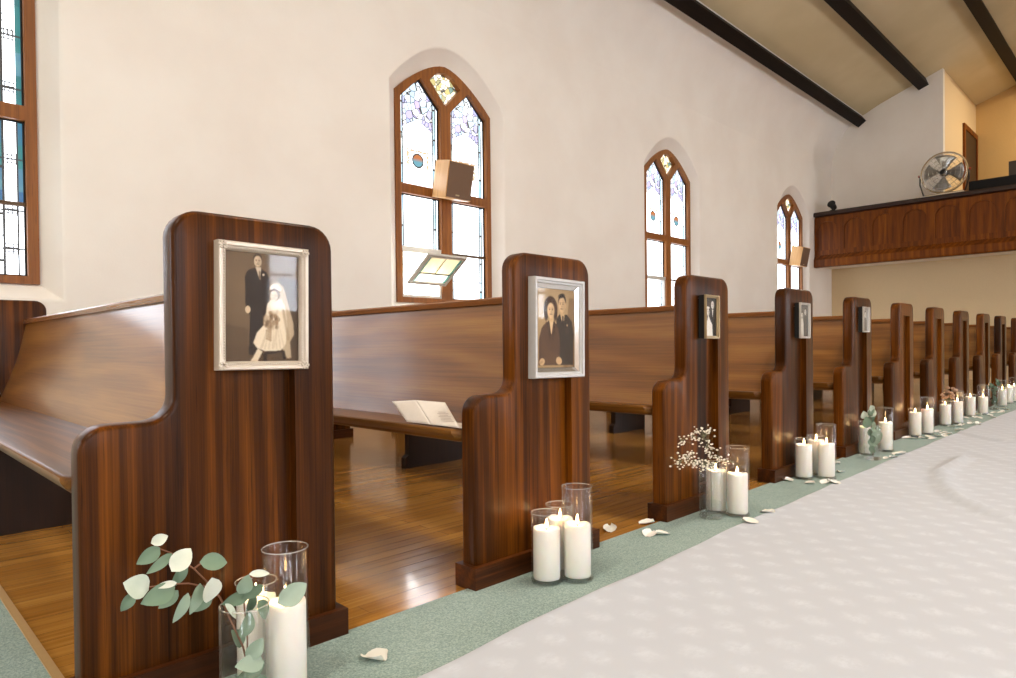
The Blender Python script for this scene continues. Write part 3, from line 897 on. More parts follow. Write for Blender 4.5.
def pic_couple():
    p = Pic(112, 160, (168, 138, 96))
    p.ell(0.3, 0.8, 0.6, 0.4, (186, 156, 112), soft=0.8); p.poly([(0.7, 0), (1, 0), (1, 0.9), (0.85, 0.9)], (118, 90, 58), 0.7, 8)
    uni, coat = (50, 38, 26), (84, 58, 38)
    p.poly([(0.46, 0.03), (0.50, 0.62), (0.58, 0.68), (0.80, 0.68), (0.93, 0.60), (0.98, 0.45), (0.97, 0.03)], uni, 1, 2)
    p.poly([(0.60, 0.70), (0.73, 0.70), (0.71, 0.60), (0.64, 0.60)], (196, 166, 122)); p.poly([(0.66, 0.66), (0.70, 0.66), (0.70, 0.50), (0.67, 0.50)], (38, 28, 20))
    p.poly([(0.74, 0.52), (0.86, 0.50), (0.86, 0.42), (0.74, 0.43)], (62, 48, 34), 1, 1); p.ell(0.80, 0.545, 0.02, 0.014, (170, 144, 100))
    p.ell(0.66, 0.855, 0.106, 0.088, (42, 30, 20)); face(p, 0.655, 0.805, 0.098, 0.105, (214, 178, 132), (84, 58, 36), -0.12); p.ell(0.64, 0.922, 0.082, 0.026, (46, 33, 22), 12, soft=0.4); p.ell(0.755, 0.80, 0.02, 0.035, (196, 160, 116))
    p.poly([(0.02, 0.03), (0.03, 0.36), (0.10, 0.50), (0.22, 0.575), (0.42, 0.575), (0.55, 0.50), (0.60, 0.34), (0.58, 0.03)], coat, 1, 2)
    p.poly([(0.30, 0.60), (0.42, 0.60), (0.37, 0.42), (0.34, 0.44)], (222, 190, 144), 1, 1)
    p.poly([(0.22, 0.56), (0.30, 0.60), (0.355, 0.42), (0.33, 0.30)], (66, 44, 28), 0.9, 1); p.poly([(0.50, 0.55), (0.42, 0.60), (0.37, 0.42), (0.40, 0.30)], (66, 44, 28), 0.9, 1)
    p.poly([(0.14, 0.38), (0.30, 0.22), (0.56, 0.18), (0.56, 0.06), (0.2, 0.06), (0.10, 0.2)], (96, 68, 44), 0.8, 3)
    for k in range(16):
        a = PI*(k/15)*1.25 - 0.4
        p.ell(0.34 + 0.135*math.cos(a), 0.745 + 0.115*math.sin(a), 0.05, 0.045, (70, 48, 32), soft=0.35)
    p.ell(0.22, 0.67, 0.05, 0.07, (58, 40, 26), soft=0.35); p.ell(0.47, 0.67, 0.05, 0.07, (62, 42, 28), soft=0.35)
    p.poly([(0.30, 0.66), (0.42, 0.66), (0.42, 0.58), (0.30, 0.58)], (212, 176, 130), 1, 1)
    face(p, 0.345, 0.725, 0.098, 0.098, (228, 192, 146), (70, 44, 28), 0.05)
    p.ell(0.11, 0.075, 0.075, 0.045, (214, 178, 132), 20); p.ell(0.57, 0.085, 0.085, 0.05, (210, 172, 126), -20)
    for k in range(4): p.poly([(0.02 + k*0.02, 0.05), (0.09 + k*0.02, 0.08), (0.09 + k*0.02, 0.085), (0.02 + k*0.02, 0.056)], (150, 116, 80), 0.7, 1)
    p.noise(0.03, 2); return p
def pic_bw(kind):
    p = Pic(60, 90, (38, 36, 34))
    if kind == 0:
        p.ell(0.3, 0.8, 0.5, 0.3, (70, 66, 60), soft=0.8)
        p.poly([(0.45, 0.05), (0.5, 0.62), (0.62, 0.70), (0.85, 0.68), (0.98, 0.5), (0.98, 0.05)], (22, 20, 20)); p.poly([(0.62, 0.70), (0.76, 0.70), (0.68, 0.48)], (226, 222, 214))
        p.ell(0.68, 0.90, 0.15, 0.085, (24, 22, 22)); face(p, 0.68, 0.82, 0.135, 0.105, (232, 226, 216), (70, 66, 60))
        p.ell(0.26, 0.66, 0.17, 0.12, (30, 28, 26)); face(p, 0.27, 0.62, 0.12, 0.095, (230, 224, 214), (70, 66, 60), 0.1); p.ell(0.25, 0.74, 0.16, 0.035, (240, 236, 228))
        p.poly([(0.02, 0.0), (0.04, 0.30), (0.2, 0.42), (0.26, 0.54), (0.34, 0.52), (0.46, 0.42), (0.66, 0.30), (0.70, 0.0)], (238, 234, 226), 1, 2)
    elif kind == 1:
        p.ell(0.5, 0.7, 0.6, 0.4, (96, 94, 88), soft=0.8)
        p.poly([(0.5, 0.0), (0.52, 0.6), (0.62, 0.66), (0.85, 0.66), (0.97, 0.5), (0.97, 0.0)], (60, 58, 54)); p.ell(0.70, 0.85, 0.13, 0.07, (46, 44, 40)); face(p, 0.70, 0.78, 0.115, 0.09, (196, 190, 178), (80, 76, 70))
        p.poly([(0.08, 0.0), (0.12, 0.42), (0.22, 0.58), (0.40, 0.58), (0.48, 0.4), (0.5, 0.0)], (206, 202, 192), 1, 2); p.ell(0.3, 0.72, 0.14, 0.08, (60, 56, 52)); face(p, 0.3, 0.67, 0.105, 0.085, (206, 200, 188), (80, 76, 70))
    else:
        p = Pic(60, 90, (150, 148, 142)); p.ell(0.5, 0.4, 0.45, 0.42, (176, 174, 168), soft=0.7)
        p.poly([(0.15, 0.0), (0.2, 0.45), (0.35, 0.58), (0.65, 0.58), (0.8, 0.45), (0.85, 0.0)], (110, 106, 100), 1, 2)
        p.ell(0.5, 0.78, 0.17, 0.12, (86, 82, 76)); face(p, 0.5, 0.72, 0.14, 0.12, (216, 212, 204), (90, 86, 80))
    p.noise(0.04, 3 + kind); return p
def m_print():
    m, b = mat('photo_print'); a = node('ShaderNodeVertexColor', layer_name='ink')
    setp(b, color=a.outputs[0], rough=0.45, spec=0.3)
    return m
PRINT = m_print()
def print_mesh(p, w, h):
    nx, ny = p.nx, p.ny
    verts, faces = [], []
    for j in range(ny + 1):
        for i in range(nx + 1): verts.append((-w/2 + w*i/nx, 0, -h/2 + h*j/ny))
    for j in range(ny):
        for i in range(nx): k = j*(nx+1) + i; faces.append((k, k+1, k+nx+2, k+nx+1))
    me = bpy.data.meshes.new('photo_print'); me.from_pydata(verts, [], faces)
    ca = me.color_attributes.new('ink', 'FLOAT_COLOR', 'CORNER')
    A = np.clip(p.A.reshape(-1, 3)*0.97 + 0.015, 0, 1); A = np.where(A <= 0.04045, A/12.92, ((A + 0.055)/1.055)**2.4)
    C = np.ones((nx*ny, 4, 4)); C[:, :, :3] = A[:, None, :]
    ca.data.foreach_set('color', C.reshape(-1).astype(np.float32))
    return me
def photo_frame(loc, w, h, bw, depth, pic, mats, label, tilt=0.0, ornate=False, inner=None, deep=False):
    loc = (loc[0], loc[1] - 0.0012, loc[2])
    t = thing('picture_frame', label, 'picture frame', loc, 0, 'family portraits hung on the pew ends')
    t.rotation_euler = (0, math.radians(tilt), 0)
    bm = bmesh.new()
    # moulding profile (distance from outer edge, y)
    y0b = 0.0 if not deep else -(depth - 0.010)
    prof = [(0.0, y0b), (0.0, -depth*0.85), (bw*0.12, -depth), (bw*0.45, -depth*0.98), (bw*0.6, -depth*0.8), (bw*0.85, -depth*0.78), (bw, -depth*0.6), (bw, y0b)]
    rings = []
    for d, y in prof:
        rings.append([bm.verts.new((sx*(w/2 - d), y, sz*(h/2 - d))) for sx, sz in ((-1, -1), (1, -1), (1, 1), (-1, 1))])
    for a, b in zip(rings, rings[1:]):
        for i in range(4): bm.faces.new((a[i], a[(i+1) % 4], b[(i+1) % 4], b[i]))
    if ornate:   # beaded rim and corner rosettes
        for sx, sz in ((-1, -1), (1, -1), (1, 1), (-1, 1)):
            for k in range(6):
                a = k*PI/3
                bmesh.ops.create_icosphere(bm, subdivisions=1, radius=0.004, matrix=Matrix.Translation((sx*(w/2 - bw*0.5) + 0.0065*math.cos(a), -depth*0.95, sz*(h/2 - bw*0.5) + 0.0065*math.sin(a))))
        nb = 40
        for k in range(1, nb):
            for s in (-1, 1):
                bmesh.ops.create_icosphere(bm, subdivisions=1, radius=0.0024, matrix=Matrix.Translation((s*(w/2 - bw*0.75), -depth*0.8, -h/2 + bw + (h - 2*bw)*k/nb)))
                if k % 1 == 0: bmesh.ops.create_icosphere(bm, subdivisions=1, radius=0.0024, matrix=Matrix.Translation((-w/2 + bw + (w - 2*bw)*k/nb, -depth*0.8, s*(h/2 - bw*0.75))))
    link('moulding', bm, mats[0], t, auto=40)
    bm = bmesh.new(); box(bm, -w/2 + 0.002, w/2 - 0.002, (-depth*0.30 if deep else -0.004), -0.0005, -h/2 + 0.002, h/2 - 0.002)
    if deep: box(bm, -w/2 + 0.001, -w/2 + bw*0.8, -(depth - 0.010), -depth*0.30, -h/2 + 0.001, h/2 - 0.001); box(bm, w/2 - bw*0.8, w/2 - 0.001, -(depth - 0.010), -depth*0.30, -h/2 + 0.001, h/2 - 0.001); box(bm, -w/2 + bw*0.8, w/2 - bw*0.8, -(depth - 0.010), -depth*0.30, h/2 - bw*0.8, h/2 - 0.001); box(bm, -w/2 + bw*0.8, w/2 - bw*0.8, -(depth - 0.010), -depth*0.30, -h/2 + 0.001, -h/2 + bw*0.8)
    link('backing', bm, BLACKB, t)
    ib = 0.0
    if inner:
        ib = inner
        bm = bmesh.new(); w2, h2 = w - 2*bw + 0.001, h - 2*bw + 0.001
        r0 = [bm.verts.new((sx*w2/2, -depth*0.62, sz*h2/2)) for sx, sz in ((-1, -1), (1, -1), (1, 1), (-1, 1))]
        r1 = [bm.verts.new((sx*(w2/2 - ib), -depth*0.38, sz*(h2/2 - ib))) for sx, sz in ((-1, -1), (1, -1), (1, 1), (-1, 1))]
        for i in range(4): bm.faces.new((r0[i], r0[(i+1) % 4], r1[(i+1) % 4], r1[i]))
        link('mirror_slip', bm, MIRROR, t)
    pw, ph = w - 2*bw - 2*ib, h - 2*bw - 2*ib
    pr = link('photo', print_mesh(pic, pw, ph), PRINT, t); pr.location = (0, -depth*(0.66 if deep else 0.34), 0)
    bm = bmesh.new(); gk = 0.70 if deep else 0.44
    box(bm, -pw/2, pw/2, -depth*(gk + 0.02), -depth*gk, -ph/2, ph/2); link('glass_pane', bm, PANE_GLASS, t)
    return t
photo_frame((0.646, 0.0, 0.767), 0.201, 0.268, 0.0185, 0.024, pic_wedding(), [PEARL], 'ornate pearl white frame with sepia wedding portrait on the nearest pew end', 0.8, ornate=True)
photo_frame((1.587, -0.016, 0.732), 0.236, 0.308, 0.019, 0.030, pic_couple(), [WHITE_METAL], 'plain wide silver frame with sepia couple portrait on the second pew end', 0.8, inner=0.013)
photo_frame((2.543, -0.012, 0.790), 0.114, 0.180, 0.012, 0.036, pic_bw(0), [GOLDEN], 'small champagne frame with black and white wedding photo on the third pew end', 0.5, deep=True)
photo_frame((3.530, -0.005, 0.794), 0.128, 0.183, 0.011, 0.034, pic_bw(1), [SILVER], 'narrow silver frame with dim grey photo on the fourth pew end', 0.5, deep=True)
photo_frame((4.504, 0.0, 0.820), 0.118, 0.158, 0.010, 0.034, pic_bw(2), [SILVER], 'smallest silver frame with pale photo on the fifth pew end', 0.5, deep=True)

# ------------------------------------------------------------------ candles and vases
VR = 0.045
def vase_mesh(h, r=VR):
    bm = bmesh.new(); t = 0.003
    lathe(bm, [(0, 0.0), (r - 0.004, 0.0), (r, 0.004), (r, h - 0.002), (r - t/2, h), (r - t, h - 0.002), (r - t, 0.014), (r - t - 0.006, 0.011), (0, 0.011)], 40)
    return bm
def ring_mesh(r, z, rr=0.0012):
    bm = bmesh.new(); tube(bm, [(r*math.cos(2*PI*k/40), r*math.sin(2*PI*k/40), z) for k in range(40)], rr, 6, closed=True); return bm
RIMG = simple('bright_glass_rim', lin(226, 222, 214), 0.12, spec=0.8, alpha=0.35)
def vase_proto(h, water=0.0, name='glass_vase'):
    t = thing(name, '', 'vase', (0, 0, 0), 0, 'clear glass cylinder vases along the aisle')
    link('glass_wall', vase_mesh(h), GLASS, t, auto=40)
    link('rim', ring_mesh(VR - 0.0015, h - 0.001), RIMG, t, smooth=True)
    bm = bmesh.new(); lathe(bm, [(0, 0.0006), (VR - 0.002, 0.0006), (VR + 0.0006, 0.003), (VR + 0.0006, 0.009), (VR - 0.004, 0.0115), (0, 0.0115)], 40)
    link('thick_base', bm, RIM, t, auto=40)
    if water:
        bm = bmesh.new(); lathe(bm, [(0, 0.0125), (VR - 0.0045, 0.0125), (VR - 0.0042, water), (0, water)], 36)
        link('water', bm, WATER, t, auto=40)
    return t
def candle_proto(h=0.150, r=0.0385):
    t = thing('pillar_candle', '', 'candle', (0, 0, 0), 0, 'white pillar candles in glass vases')
    bm = bmesh.new()
    prof = [(0, 0.0), (r - 0.002, 0.0), (r, 0.003), (r, h - 0.006), (r - 0.0015, h - 0.001), (r - 0.005, h), (r - 0.010, h - 0.0015), (r*0.5, h - 0.007), (0.004, h - 0.009), (0, h - 0.009)]
    vs = lathe(bm, prof, 40)
    for v in vs:
        if v.co.z > h - 0.012:
            a = math.atan2(v.co.y, v.co.x); v.co.z += 0.0022*math.sin(2*a + 0.6) + 0.0012*math.sin(5*a)
    link('wax', bm, WAX, t, smooth=True)
    bm = bmesh.new(); tube(bm, [(0, 0, h - 0.011), (0.0006, 0, h - 0.003), (0.0016, 0.0005, h + 0.004)], 0.0011, 6); link('wick', bm, WICK, t)
    bm = bmesh.new(); z0 = h - 0.001
    lathe(bm, [(0, z0), (0.0024, z0 + 0.003), (0.0038, z0 + 0.008), (0.0033, z0 + 0.014), (0.0018, z0 + 0.021), (0.0006, z0 + 0.026), (0, z0 + 0.028)], 12, cx=0.0012)
    link('flame', bm, FLAME, t, smooth=True)
    return t
_vp = {}
def put_vase(kind, x, y, label, rs=1.0):
    h, w = {'short': (0.200, 0), 'tall': (0.270, 0), 'water': (0.200, 0.062), 'deep': (0.200, 0.075)}[kind]
    if kind not in _vp: _vp[kind] = o = vase_proto(h, w)
    else: o = copy_tree(_vp[kind])
    o.location = (x, y, 0.0032); o['label'] = label; o.scale = (rs, rs, 1)
    return o
_cp = []
def put_candle(x, y, label, sz=1.0, rot=0.0, z=0.0032 + 0.0122):
    if not _cp: o = candle_proto(); _cp.append(o)
    else: o = copy_tree(_cp[0])
    o.location = (x, y, z); o.rotation_euler = (0, 0, rot); o.scale = (1, 1, sz); o['label'] = label
    return o
def pair(kind, x, y, where, sz=1.0, rs=1.0):
    put_vase(kind, x, y, 'clear %s glass cylinder vase %s' % ('tall' if kind == 'tall' else 'short', where), rs)
    put_candle(x, y, 'lit white pillar candle in %s vase %s' % ('tall' if kind == 'tall' else 'short', where), sz, x*3.1)
# group 1 (nearest pew)
pair('tall', 0.6165, -0.155, 'before the nearest pew end', 1.09)
[o for o in bpy.data.objects if o.get('category') == 'vase'][-1].scale = (1, 1, 1.045)
put_vase('deep', 0.5265, -0.172, 'clear short vase of water holding eucalyptus by the nearest pew')
pair('short', 0.597, -0.0655, 'behind the eucalyptus vase, nearest pew', 1.03, 0.93)
# group 2
pair('short', 1.422, -0.125, 'before the second pew end', 0.96); pair('tall', 1.498, -0.176, 'before the second pew end', 1.0); pair('short', 1.524, -0.088, "at rear of the second pew's trio", 0.98, 0.97)
# group 3
put_vase('water', 2.390, -0.115, 'clear short vase of water holding baby\'s breath by the third pew')
pair('tall', 2.492, -0.174, 'before the third pew end', 1.03); pair('short', 2.487, -0.0855, 'behind baby\'s breath, third pew', 1.05, 0.93)
# group 4
pair('short', 3.392, -0.0795, 'before the fourth pew end', 1.06); pair('tall', 3.478, -0.156, 'before the fourth pew end', 1.08); pair('short', 3.548, -0.0800, "at rear of the fourth pew's trio", 1.1)
# group 5
put_vase('deep', 4.205, -0.150, 'clear short vase of water holding eucalyptus by the fifth pew')
pair('short', 4.372, -0.0660, 'behind the eucalyptus vase at the fifth pew', 1.05); pair('tall', 4.583, -0.112, 'before the fifth pew end', 1.12)
# groups 6 .. 10
pair('short', 5.43, -0.0650, 'before the sixth pew end', 1.08); pair('tall', 5.62, -0.096, 'before the sixth pew end', 1.15)
pair('short', 6.29, -0.0660, 'before the seventh pew end', 1.05); pair('tall', 6.49, -0.110, 'before the seventh pew end', 1.15); put_vase('water', 6.395, -0.0655, 'clear short vase of water holding tan flowers by the seventh pew'); 
pair('short', 7.20, -0.066, 'before the eighth pew end', 1.1); pair('tall', 7.49, -0.110, 'before the eighth pew end', 1.0)
put_vase('deep', 8.07, -0.10, 'clear short vase of water holding dark eucalyptus by the ninth pew'); pair('tall', 8.51, -0.10, 'before the ninth pew end', 1.1)
pair('short', 8.95, -0.09, 'before the tenth pew end', 1.1); pair('tall', 9.20, -0.10, 'before the tenth pew end', 1.1)

# ------------------------------------------------------------------ greenery
def leaf(bm, base, tip, width, tone, nrm, cup=0.12):
    base, tip = Vector(base), Vector(tip); d = tip - base; L = d.length; d.normalize()
    n = Vector(nrm); n = (n - d*n.dot(d)).normalized(); s = d.cross(n)
    lay = bm.verts.layers.float.get('tone') or bm.verts.layers.float.new('tone')
    rows = []
    for i in range(9):
        t = i/8; w = width*(math.sin(PI*min(1, t**0.8))**0.75)*0.5 if 0 < t < 1 else 0.0004
        c = base + d*L*t + n*(math.sin(PI*t)*L*0.07)
        row = []
        for k in (-1, -0.5, 0, 0.5, 1):
            v = bm.verts.new(c + s*w*k + n*(abs(k)**1.6*w*cup*2)); v[lay] = tone; row.append(v)
        rows.append(row)
    for a, b in zip(rows, rows[1:]):
        for k in range(4): bm.faces.new((a[k], a[k+1], b[k+1], b[k]))
def eucalyptus(label, stems, leaves, loc=(0, 0, 0)):
    t = thing('eucalyptus_sprig', label, 'greenery', loc, 0, 'eucalyptus sprigs standing in the vases')
    bm = bmesh.new()
    for st in stems: tube(bm, st, 0.0019, 6, taper=0.6)
    link('stem', bm, STEM, t, smooth=True)
    bm = bmesh.new()
    for (b, tp, w, tone, n) in leaves: leaf(bm, b, tp, w, tone, n)
    link('foliage', bm, LEAF, t, smooth=True)
    return t
Y0 = -0.125
def L2(x, z, ang, ln, wd, tone, dy=0.0, tilt=0.0, nrm=None):
    """leaf centred near (x,z), pointing along ang (deg, in the x-z plane), nudged dy towards the aisle"""
    a = math.radians(ang); dx, dz = math.cos(a)*ln/2, math.sin(a)*ln/2
    return ((x - dx, Y0 + dy - tilt*0.5, z - dz), (x + dx, Y0 + dy + tilt*0.5, z + dz), wd, tone, nrm or (0.35, -0.85, 0.35))
stems = [[(0.556, -0.12, 0.022), (0.535, -0.125, 0.11), (0.495, -0.125, 0.212), (0.469, -0.13, 0.250), (0.450, -0.125, 0.276), (0.435, -0.12, 0.291), (0.413, -0.12, 0.312), (0.392, -0.118, 0.325)],
         [(0.490, -0.125, 0.219), (0.465, -0.13, 0.242), (0.437, -0.135, 0.256), (0.405, -0.14, 0.264), (0.372, -0.14, 0.268)],
         [(0.546, -0.115, 0.022), (0.548, -0.115, 0.12), (0.542, -0.115, 0.195), (0.556, -0.11, 0.228), (0.582, -0.11, 0.238)],
         [(0.449, -0.125, 0.276), (0.468, -0.12, 0.284)], [(0.465, -0.13, 0.244), (0.448, -0.135, 0.235), (0.428, -0.14, 0.228)]]
lv = [L2(0.394, 0.340, 15, 0.028, 0.020, 0.95), L2(0.376, 0.316, 208, 0.042, 0.026, 0.40), L2(0.390, 0.302, 212, 0.048, 0.018, 0.45, -0.01), L2(0.422, 0.303, 40, 0.046, 0.034, 0.98, -0.02, 0.01, (0.2, -0.7, 0.7)),
      L2(0.482, 0.281, -14, 0.050, 0.032, 0.42, -0.005), L2(0.427, 0.268, 235, 0.044, 0.022, 0.35, 0.01), L2(0.352, 0.274, 150, 0.044, 0.040, 0.90, -0.015, 0, (0.1, -0.9, 0.3)), L2(0.384, 0.252, 195, 0.056, 0.034, 0.42, -0.02),
      L2(0.396, 0.266, 178, 0.036, 0.012, 1.0, -0.02), L2(0.342, 0.247, 235, 0.032, 0.022, 0.36, 0.0), L2(0.421, 0.219, 240, 0.052, 0.022, 0.62, -0.015), L2(0.408, 0.232, 215, 0.040, 0.022, 0.45, 0.005), L2(0.466, 0.240, 262, 0.046, 0.040, 0.98, -0.025, 0.01, (0.3, -0.8, 0.4)),
      L2(0.447, 0.226, 250, 0.054, 0.026, 0.60, -0.01), L2(0.462, 0.214, 225, 0.044, 0.034, 0.40, 0.006), L2(0.503, 0.192, 300, 0.038, 0.014, 0.92, -0.025),
      L2(0.530, 0.233, 60, 0.036, 0.034, 0.55, -0.02), L2(0.516, 0.207, 185, 0.050, 0.024, 0.25, -0.015), L2(0.546, 0.214, 200, 0.044, 0.020, 0.20, -0.02), L2(0.562, 0.243, -12, 0.040, 0.014, 1.0, -0.015), L2(0.597, 0.212, 20, 0.062, 0.040, 0.74, -0.075, 0.0, (0.2, -0.9, 0.3)),
      L2(0.563, 0.176, 290, 0.042, 0.030, 0.36, -0.02), L2(0.545, 0.190, 250, 0.040, 0.022, 0.18, -0.01),
      # under the rim and in the water
      L2(0.540, 0.150, 70, 0.050, 0.034, 0.50, 0.0), L2(0.528, 0.125, 120, 0.042, 0.030, 0.42, 0.01), L2(0.552, 0.105, 40, 0.044, 0.034, 0.62, -0.012), L2(0.540, 0.080, 170, 0.056, 0.034, 0.72, -0.016, 0, (0.2, -0.8, 0.5)), L2(0.556, 0.062, 20, 0.044, 0.032, 0.36, 0.0), L2(0.536, 0.045, 200, 0.044, 0.030, 0.30, 0.006), L2(0.560, 0.036, 10, 0.036, 0.028, 0.55, -0.004)]
eucalyptus('eucalyptus branch leaning left out of the vase by the nearest pew', stems, lv, (-0.012, -0.046, 0.013))
# fifth pew: a small upright sprig
Y0 = -0.150
lv5 = []
FACE = (-0.8, -0.5, 0.3)
rr = random.Random(3)
for k in range(15):
    z = 0.05 + 0.018*k; x = 4.205 + rr.uniform(-0.03, 0.03) - (0.02 if z > 0.2 else 0)
    if z < 0.2: x = 4.205 + rr.uniform(-0.02, 0.02)
    lv5.append(L2(x, z, rr.uniform(0, 360), 0.048, 0.034, rr.choice([0.2, 0.35, 0.5, 0.9 if z > 0.22 else 0.5]), rr.uniform(-0.012, 0.012), 0, FACE))
lv5 += [L2(4.215, 0.135, 265, 0.10, 0.056, 0.55, -0.018, 0, FACE), L2(4.24, 0.180, 10, 0.06, 0.034, 0.2, -0.02, 0, FACE), L2(4.17, 0.22, 100, 0.07, 0.05, 0.45, 0.02, 0, FACE), L2(4.195, 0.275, 60, 0.06, 0.048, 0.9, 0.0, 0, FACE), L2(4.16, 0.262, 110, 0.05, 0.044, 0.95, 0.03, 0, FACE)]
eucalyptus('short eucalyptus sprig standing in the vase at the fifth pew', [[(4.215, -0.150, 0.022), (4.206, -0.150, 0.14), (4.19, -0.150, 0.21), (4.175, -0.150, 0.27)]], lv5)
Y0 = -0.10
lv9 = []
for k in range(26):
    z = 0.05 + 0.0095*k
    sp = 0.02 if z < 0.2 else 0.07
    lv9.append(L2(8.07 + rr.uniform(-sp, sp), z, rr.uniform(0, 360), 0.055, 0.036, rr.choice([0.0, 0.1, 0.2, 0.35]), rr.uniform(-0.012, 0.012)*(1 if z < 0.2 else 4), 0, FACE))
eucalyptus('dark eucalyptus sprig standing in the vase at the ninth pew', [[(8.07, -0.10, 0.022), (8.072, -0.10, 0.16), (8.06, -0.10, 0.28)], [(8.065, -0.10, 0.16), (8.11, -0.09, 0.27)]], lv9)

# baby's breath by the third pew
bbp = [(2.193,.323),(2.229,.332),(2.278,.337),(2.323,.349),(2.342,.36),(2.408,.352),(2.408,.337),(2.31,.327),(2.374,.314),(2.4,.291),(2.38,.277),(2.447,.276),(2.406,.257),(2.433,.244),(2.46,.231),(2.502,.214),(2.559,.205),(2.18,.237),(2.186,.255),(2.204,.266),(2.228,.278),(2.271,.273),(2.24,.261),(2.265,.242),(2.296,.225),(2.315,.233),(2.353,.231),(2.38,.237),(2.373,.215),(2.419,.212),(2.432,.21),(2.334,.211)]
t = thing('babys_breath_sprig', "airy white baby's breath sprig in the vase at the third pew", 'flowers', (-0.044, -0.025, 0))
bm = bmesh.new()
main = [(2.45, -0.085, 0.022), (2.437, -0.09, 0.10), (2.425, -0.095, 0.20), (2.415, -0.1, 0.25), (2.39, -0.1, 0.29), (2.36, -0.1, 0.32), (2.28, -0.1, 0.338), (2.2, -0.1, 0.328)]
sec = [(2.427, -0.095, 0.195), (2.37, -0.1, 0.222), (2.30, -0.1, 0.236), (2.23, -0.1, 0.262), (2.19, -0.1, 0.25)]
thr = [(2.423, -0.095, 0.20), (2.46, -0.11, 0.226), (2.51, -0.12, 0.214), (2.56, -0.12, 0.205)]
for s_ in (main, sec, thr): tube(bm, s_, 0.0011, 5, taper=0.5)
blooms = []
for (x, z) in bbp:
    for k in range(8):
        q = Vector((x + rr.gauss(0, 0.011), -0.10 + rr.gauss(0, 0.012), z + rr.gauss(0, 0.008)))
        blooms.append(q)
        allp = [Vector(p) for s_ in (main[2:], sec, thr) for p in s_]
        n_ = min(allp, key=lambda p: (p - q).length)
        tube(bm, [n_, (n_ + q)/2 + Vector((0, 0, 0.003)), q], 0.0005, 4)
link('stem', bm, GSTEM, t)
bm = bmesh.new()
for q in blooms:
    bmesh.ops.create_icosphere(bm, subdivisions=1, radius=rr.uniform(0.0032, 0.0054), matrix=Matrix.Translation(q) @ Matrix.Scale(0.75, 4, (0, 0, 1)))
link('blossoms', bm, BLOOM, t)
# tan dried flowers by the seventh pew
t = thing('dried_flower_bunch', 'tan dried flowers standing in the vase at the seventh pew', 'flowers')
bm = bmesh.new(); bm2 = bmesh.new()
for k in range(26):
    tx, ty, tz = 6.395 + rr.uniform(-0.12, 0.025), -0.075 + rr.uniform(-0.05, 0.03), 0.255 + rr.uniform(-0.035, 0.055)
    tube(bm, [(6.395 + rr.uniform(-0.015, 0.015), -0.0655, 0.022), (6.395 + rr.uniform(-0.02, 0.02), -0.0655, 0.18), (tx, ty, tz)], 0.0012, 5)
    bmesh.ops.create_icosphere(bm2, subdivisions=2, radius=rr.uniform(0.012, 0.019), matrix=Matrix.Translation((tx, ty, tz)) @ Matrix.Scale(0.7, 4, (0, 0, 1)))
for v in bm2.verts: v.co += Vector((rr.uniform(-1, 1), rr.uniform(-1, 1), rr.uniform(-1, 1)))*0.0035
link('stem', bm, GSTEM, t); link('blossoms', bm2, DRYFLOWER, t)

# ------------------------------------------------------------------ petals on the carpet
PETS = [(0.812,-0.170,'large white petal lying alone on the carpet past the nearest candles',1.15),
 (1.985,0.070,'white petal on the wood floor just past the second pew end',1.1),
 (2.150,0.024,'white petal against the foot of the third pew on the wood floor',1.0),
 (2.021,-0.074,'first of two joined white petals on the carpet before the third pew foot',0.95),(2.062,-0.106,'second of two joined white petals on the carpet, nearer the runner',0.95),
 (2.418,-0.262,'white petal at the runner edge before the third pew candles',1.0),(2.609,-0.240,'white petal on the carpet just past the tall third pew vase',1.0),
 (3.288,-0.040,'white petal beside the plinth before the fourth pew short vase',1.0),
 (3.285,-0.146,'first white petal in the cluster before the fourth pew candles',0.9),(3.345,-0.195,'white petal nearest the runner in the fourth pew cluster',1.0),(3.415,-0.200,'white petal under the tall fourth pew vase in the cluster',1.1),(3.370,-0.235,'curled white petal at the front of the fourth pew cluster',0.9),
 (3.677,-0.152,'white petal alone on the carpet past the tall fourth pew vase',1.0),(3.92,-0.045,'white petal by the plinth between the fourth and fifth pews',0.9),
 (4.346,-0.222,'white petal in front of the fifth pew eucalyptus vase',1.0),(4.489,-0.211,'large white petal right of the tall fifth pew vase',1.35),(4.28,-0.20,'small white petal just left of the fifth pew eucalyptus vase',0.8)]
for k, (x, y) in enumerate([(5.27,-.05),(5.273,-.10),(5.345,-.135),(5.42,-.15),(5.35,-.19),(5.53,-.181),(5.56,-.215),(5.685,-.205),(5.747,-.17),(5.80,-.12)]):
    PETS.append((x, y, 'white petal in the scatter round the sixth pew candles', 1.0))
for k, (x, y) in enumerate([(6.003,-.216),(6.20,-.13),(6.279,-.152),(6.378,-.16),(6.462,-.25),(6.547,-.19),(6.60,-.23),(6.70,-.17)]):
    PETS.append((x, y, 'white petal in the scatter round the seventh pew candles', 1.0))
for k, (x, y) in enumerate([(6.981,-.072),(7.05,-.16),(7.104,-.118),(7.184,-.242),(7.365,-.101),(7.38,-.18)]):
    PETS.append((x, y, 'white petal in the scatter round the eighth pew candles', 1.0))
for k, (x, y) in enumerate([(7.652,-.166),(7.72,-.21),(7.9,-.19),(8.072,-.20),(8.25,-.14)]):
    PETS.append((x, y, 'white petal in the scatter round the ninth pew vase', 1.0))
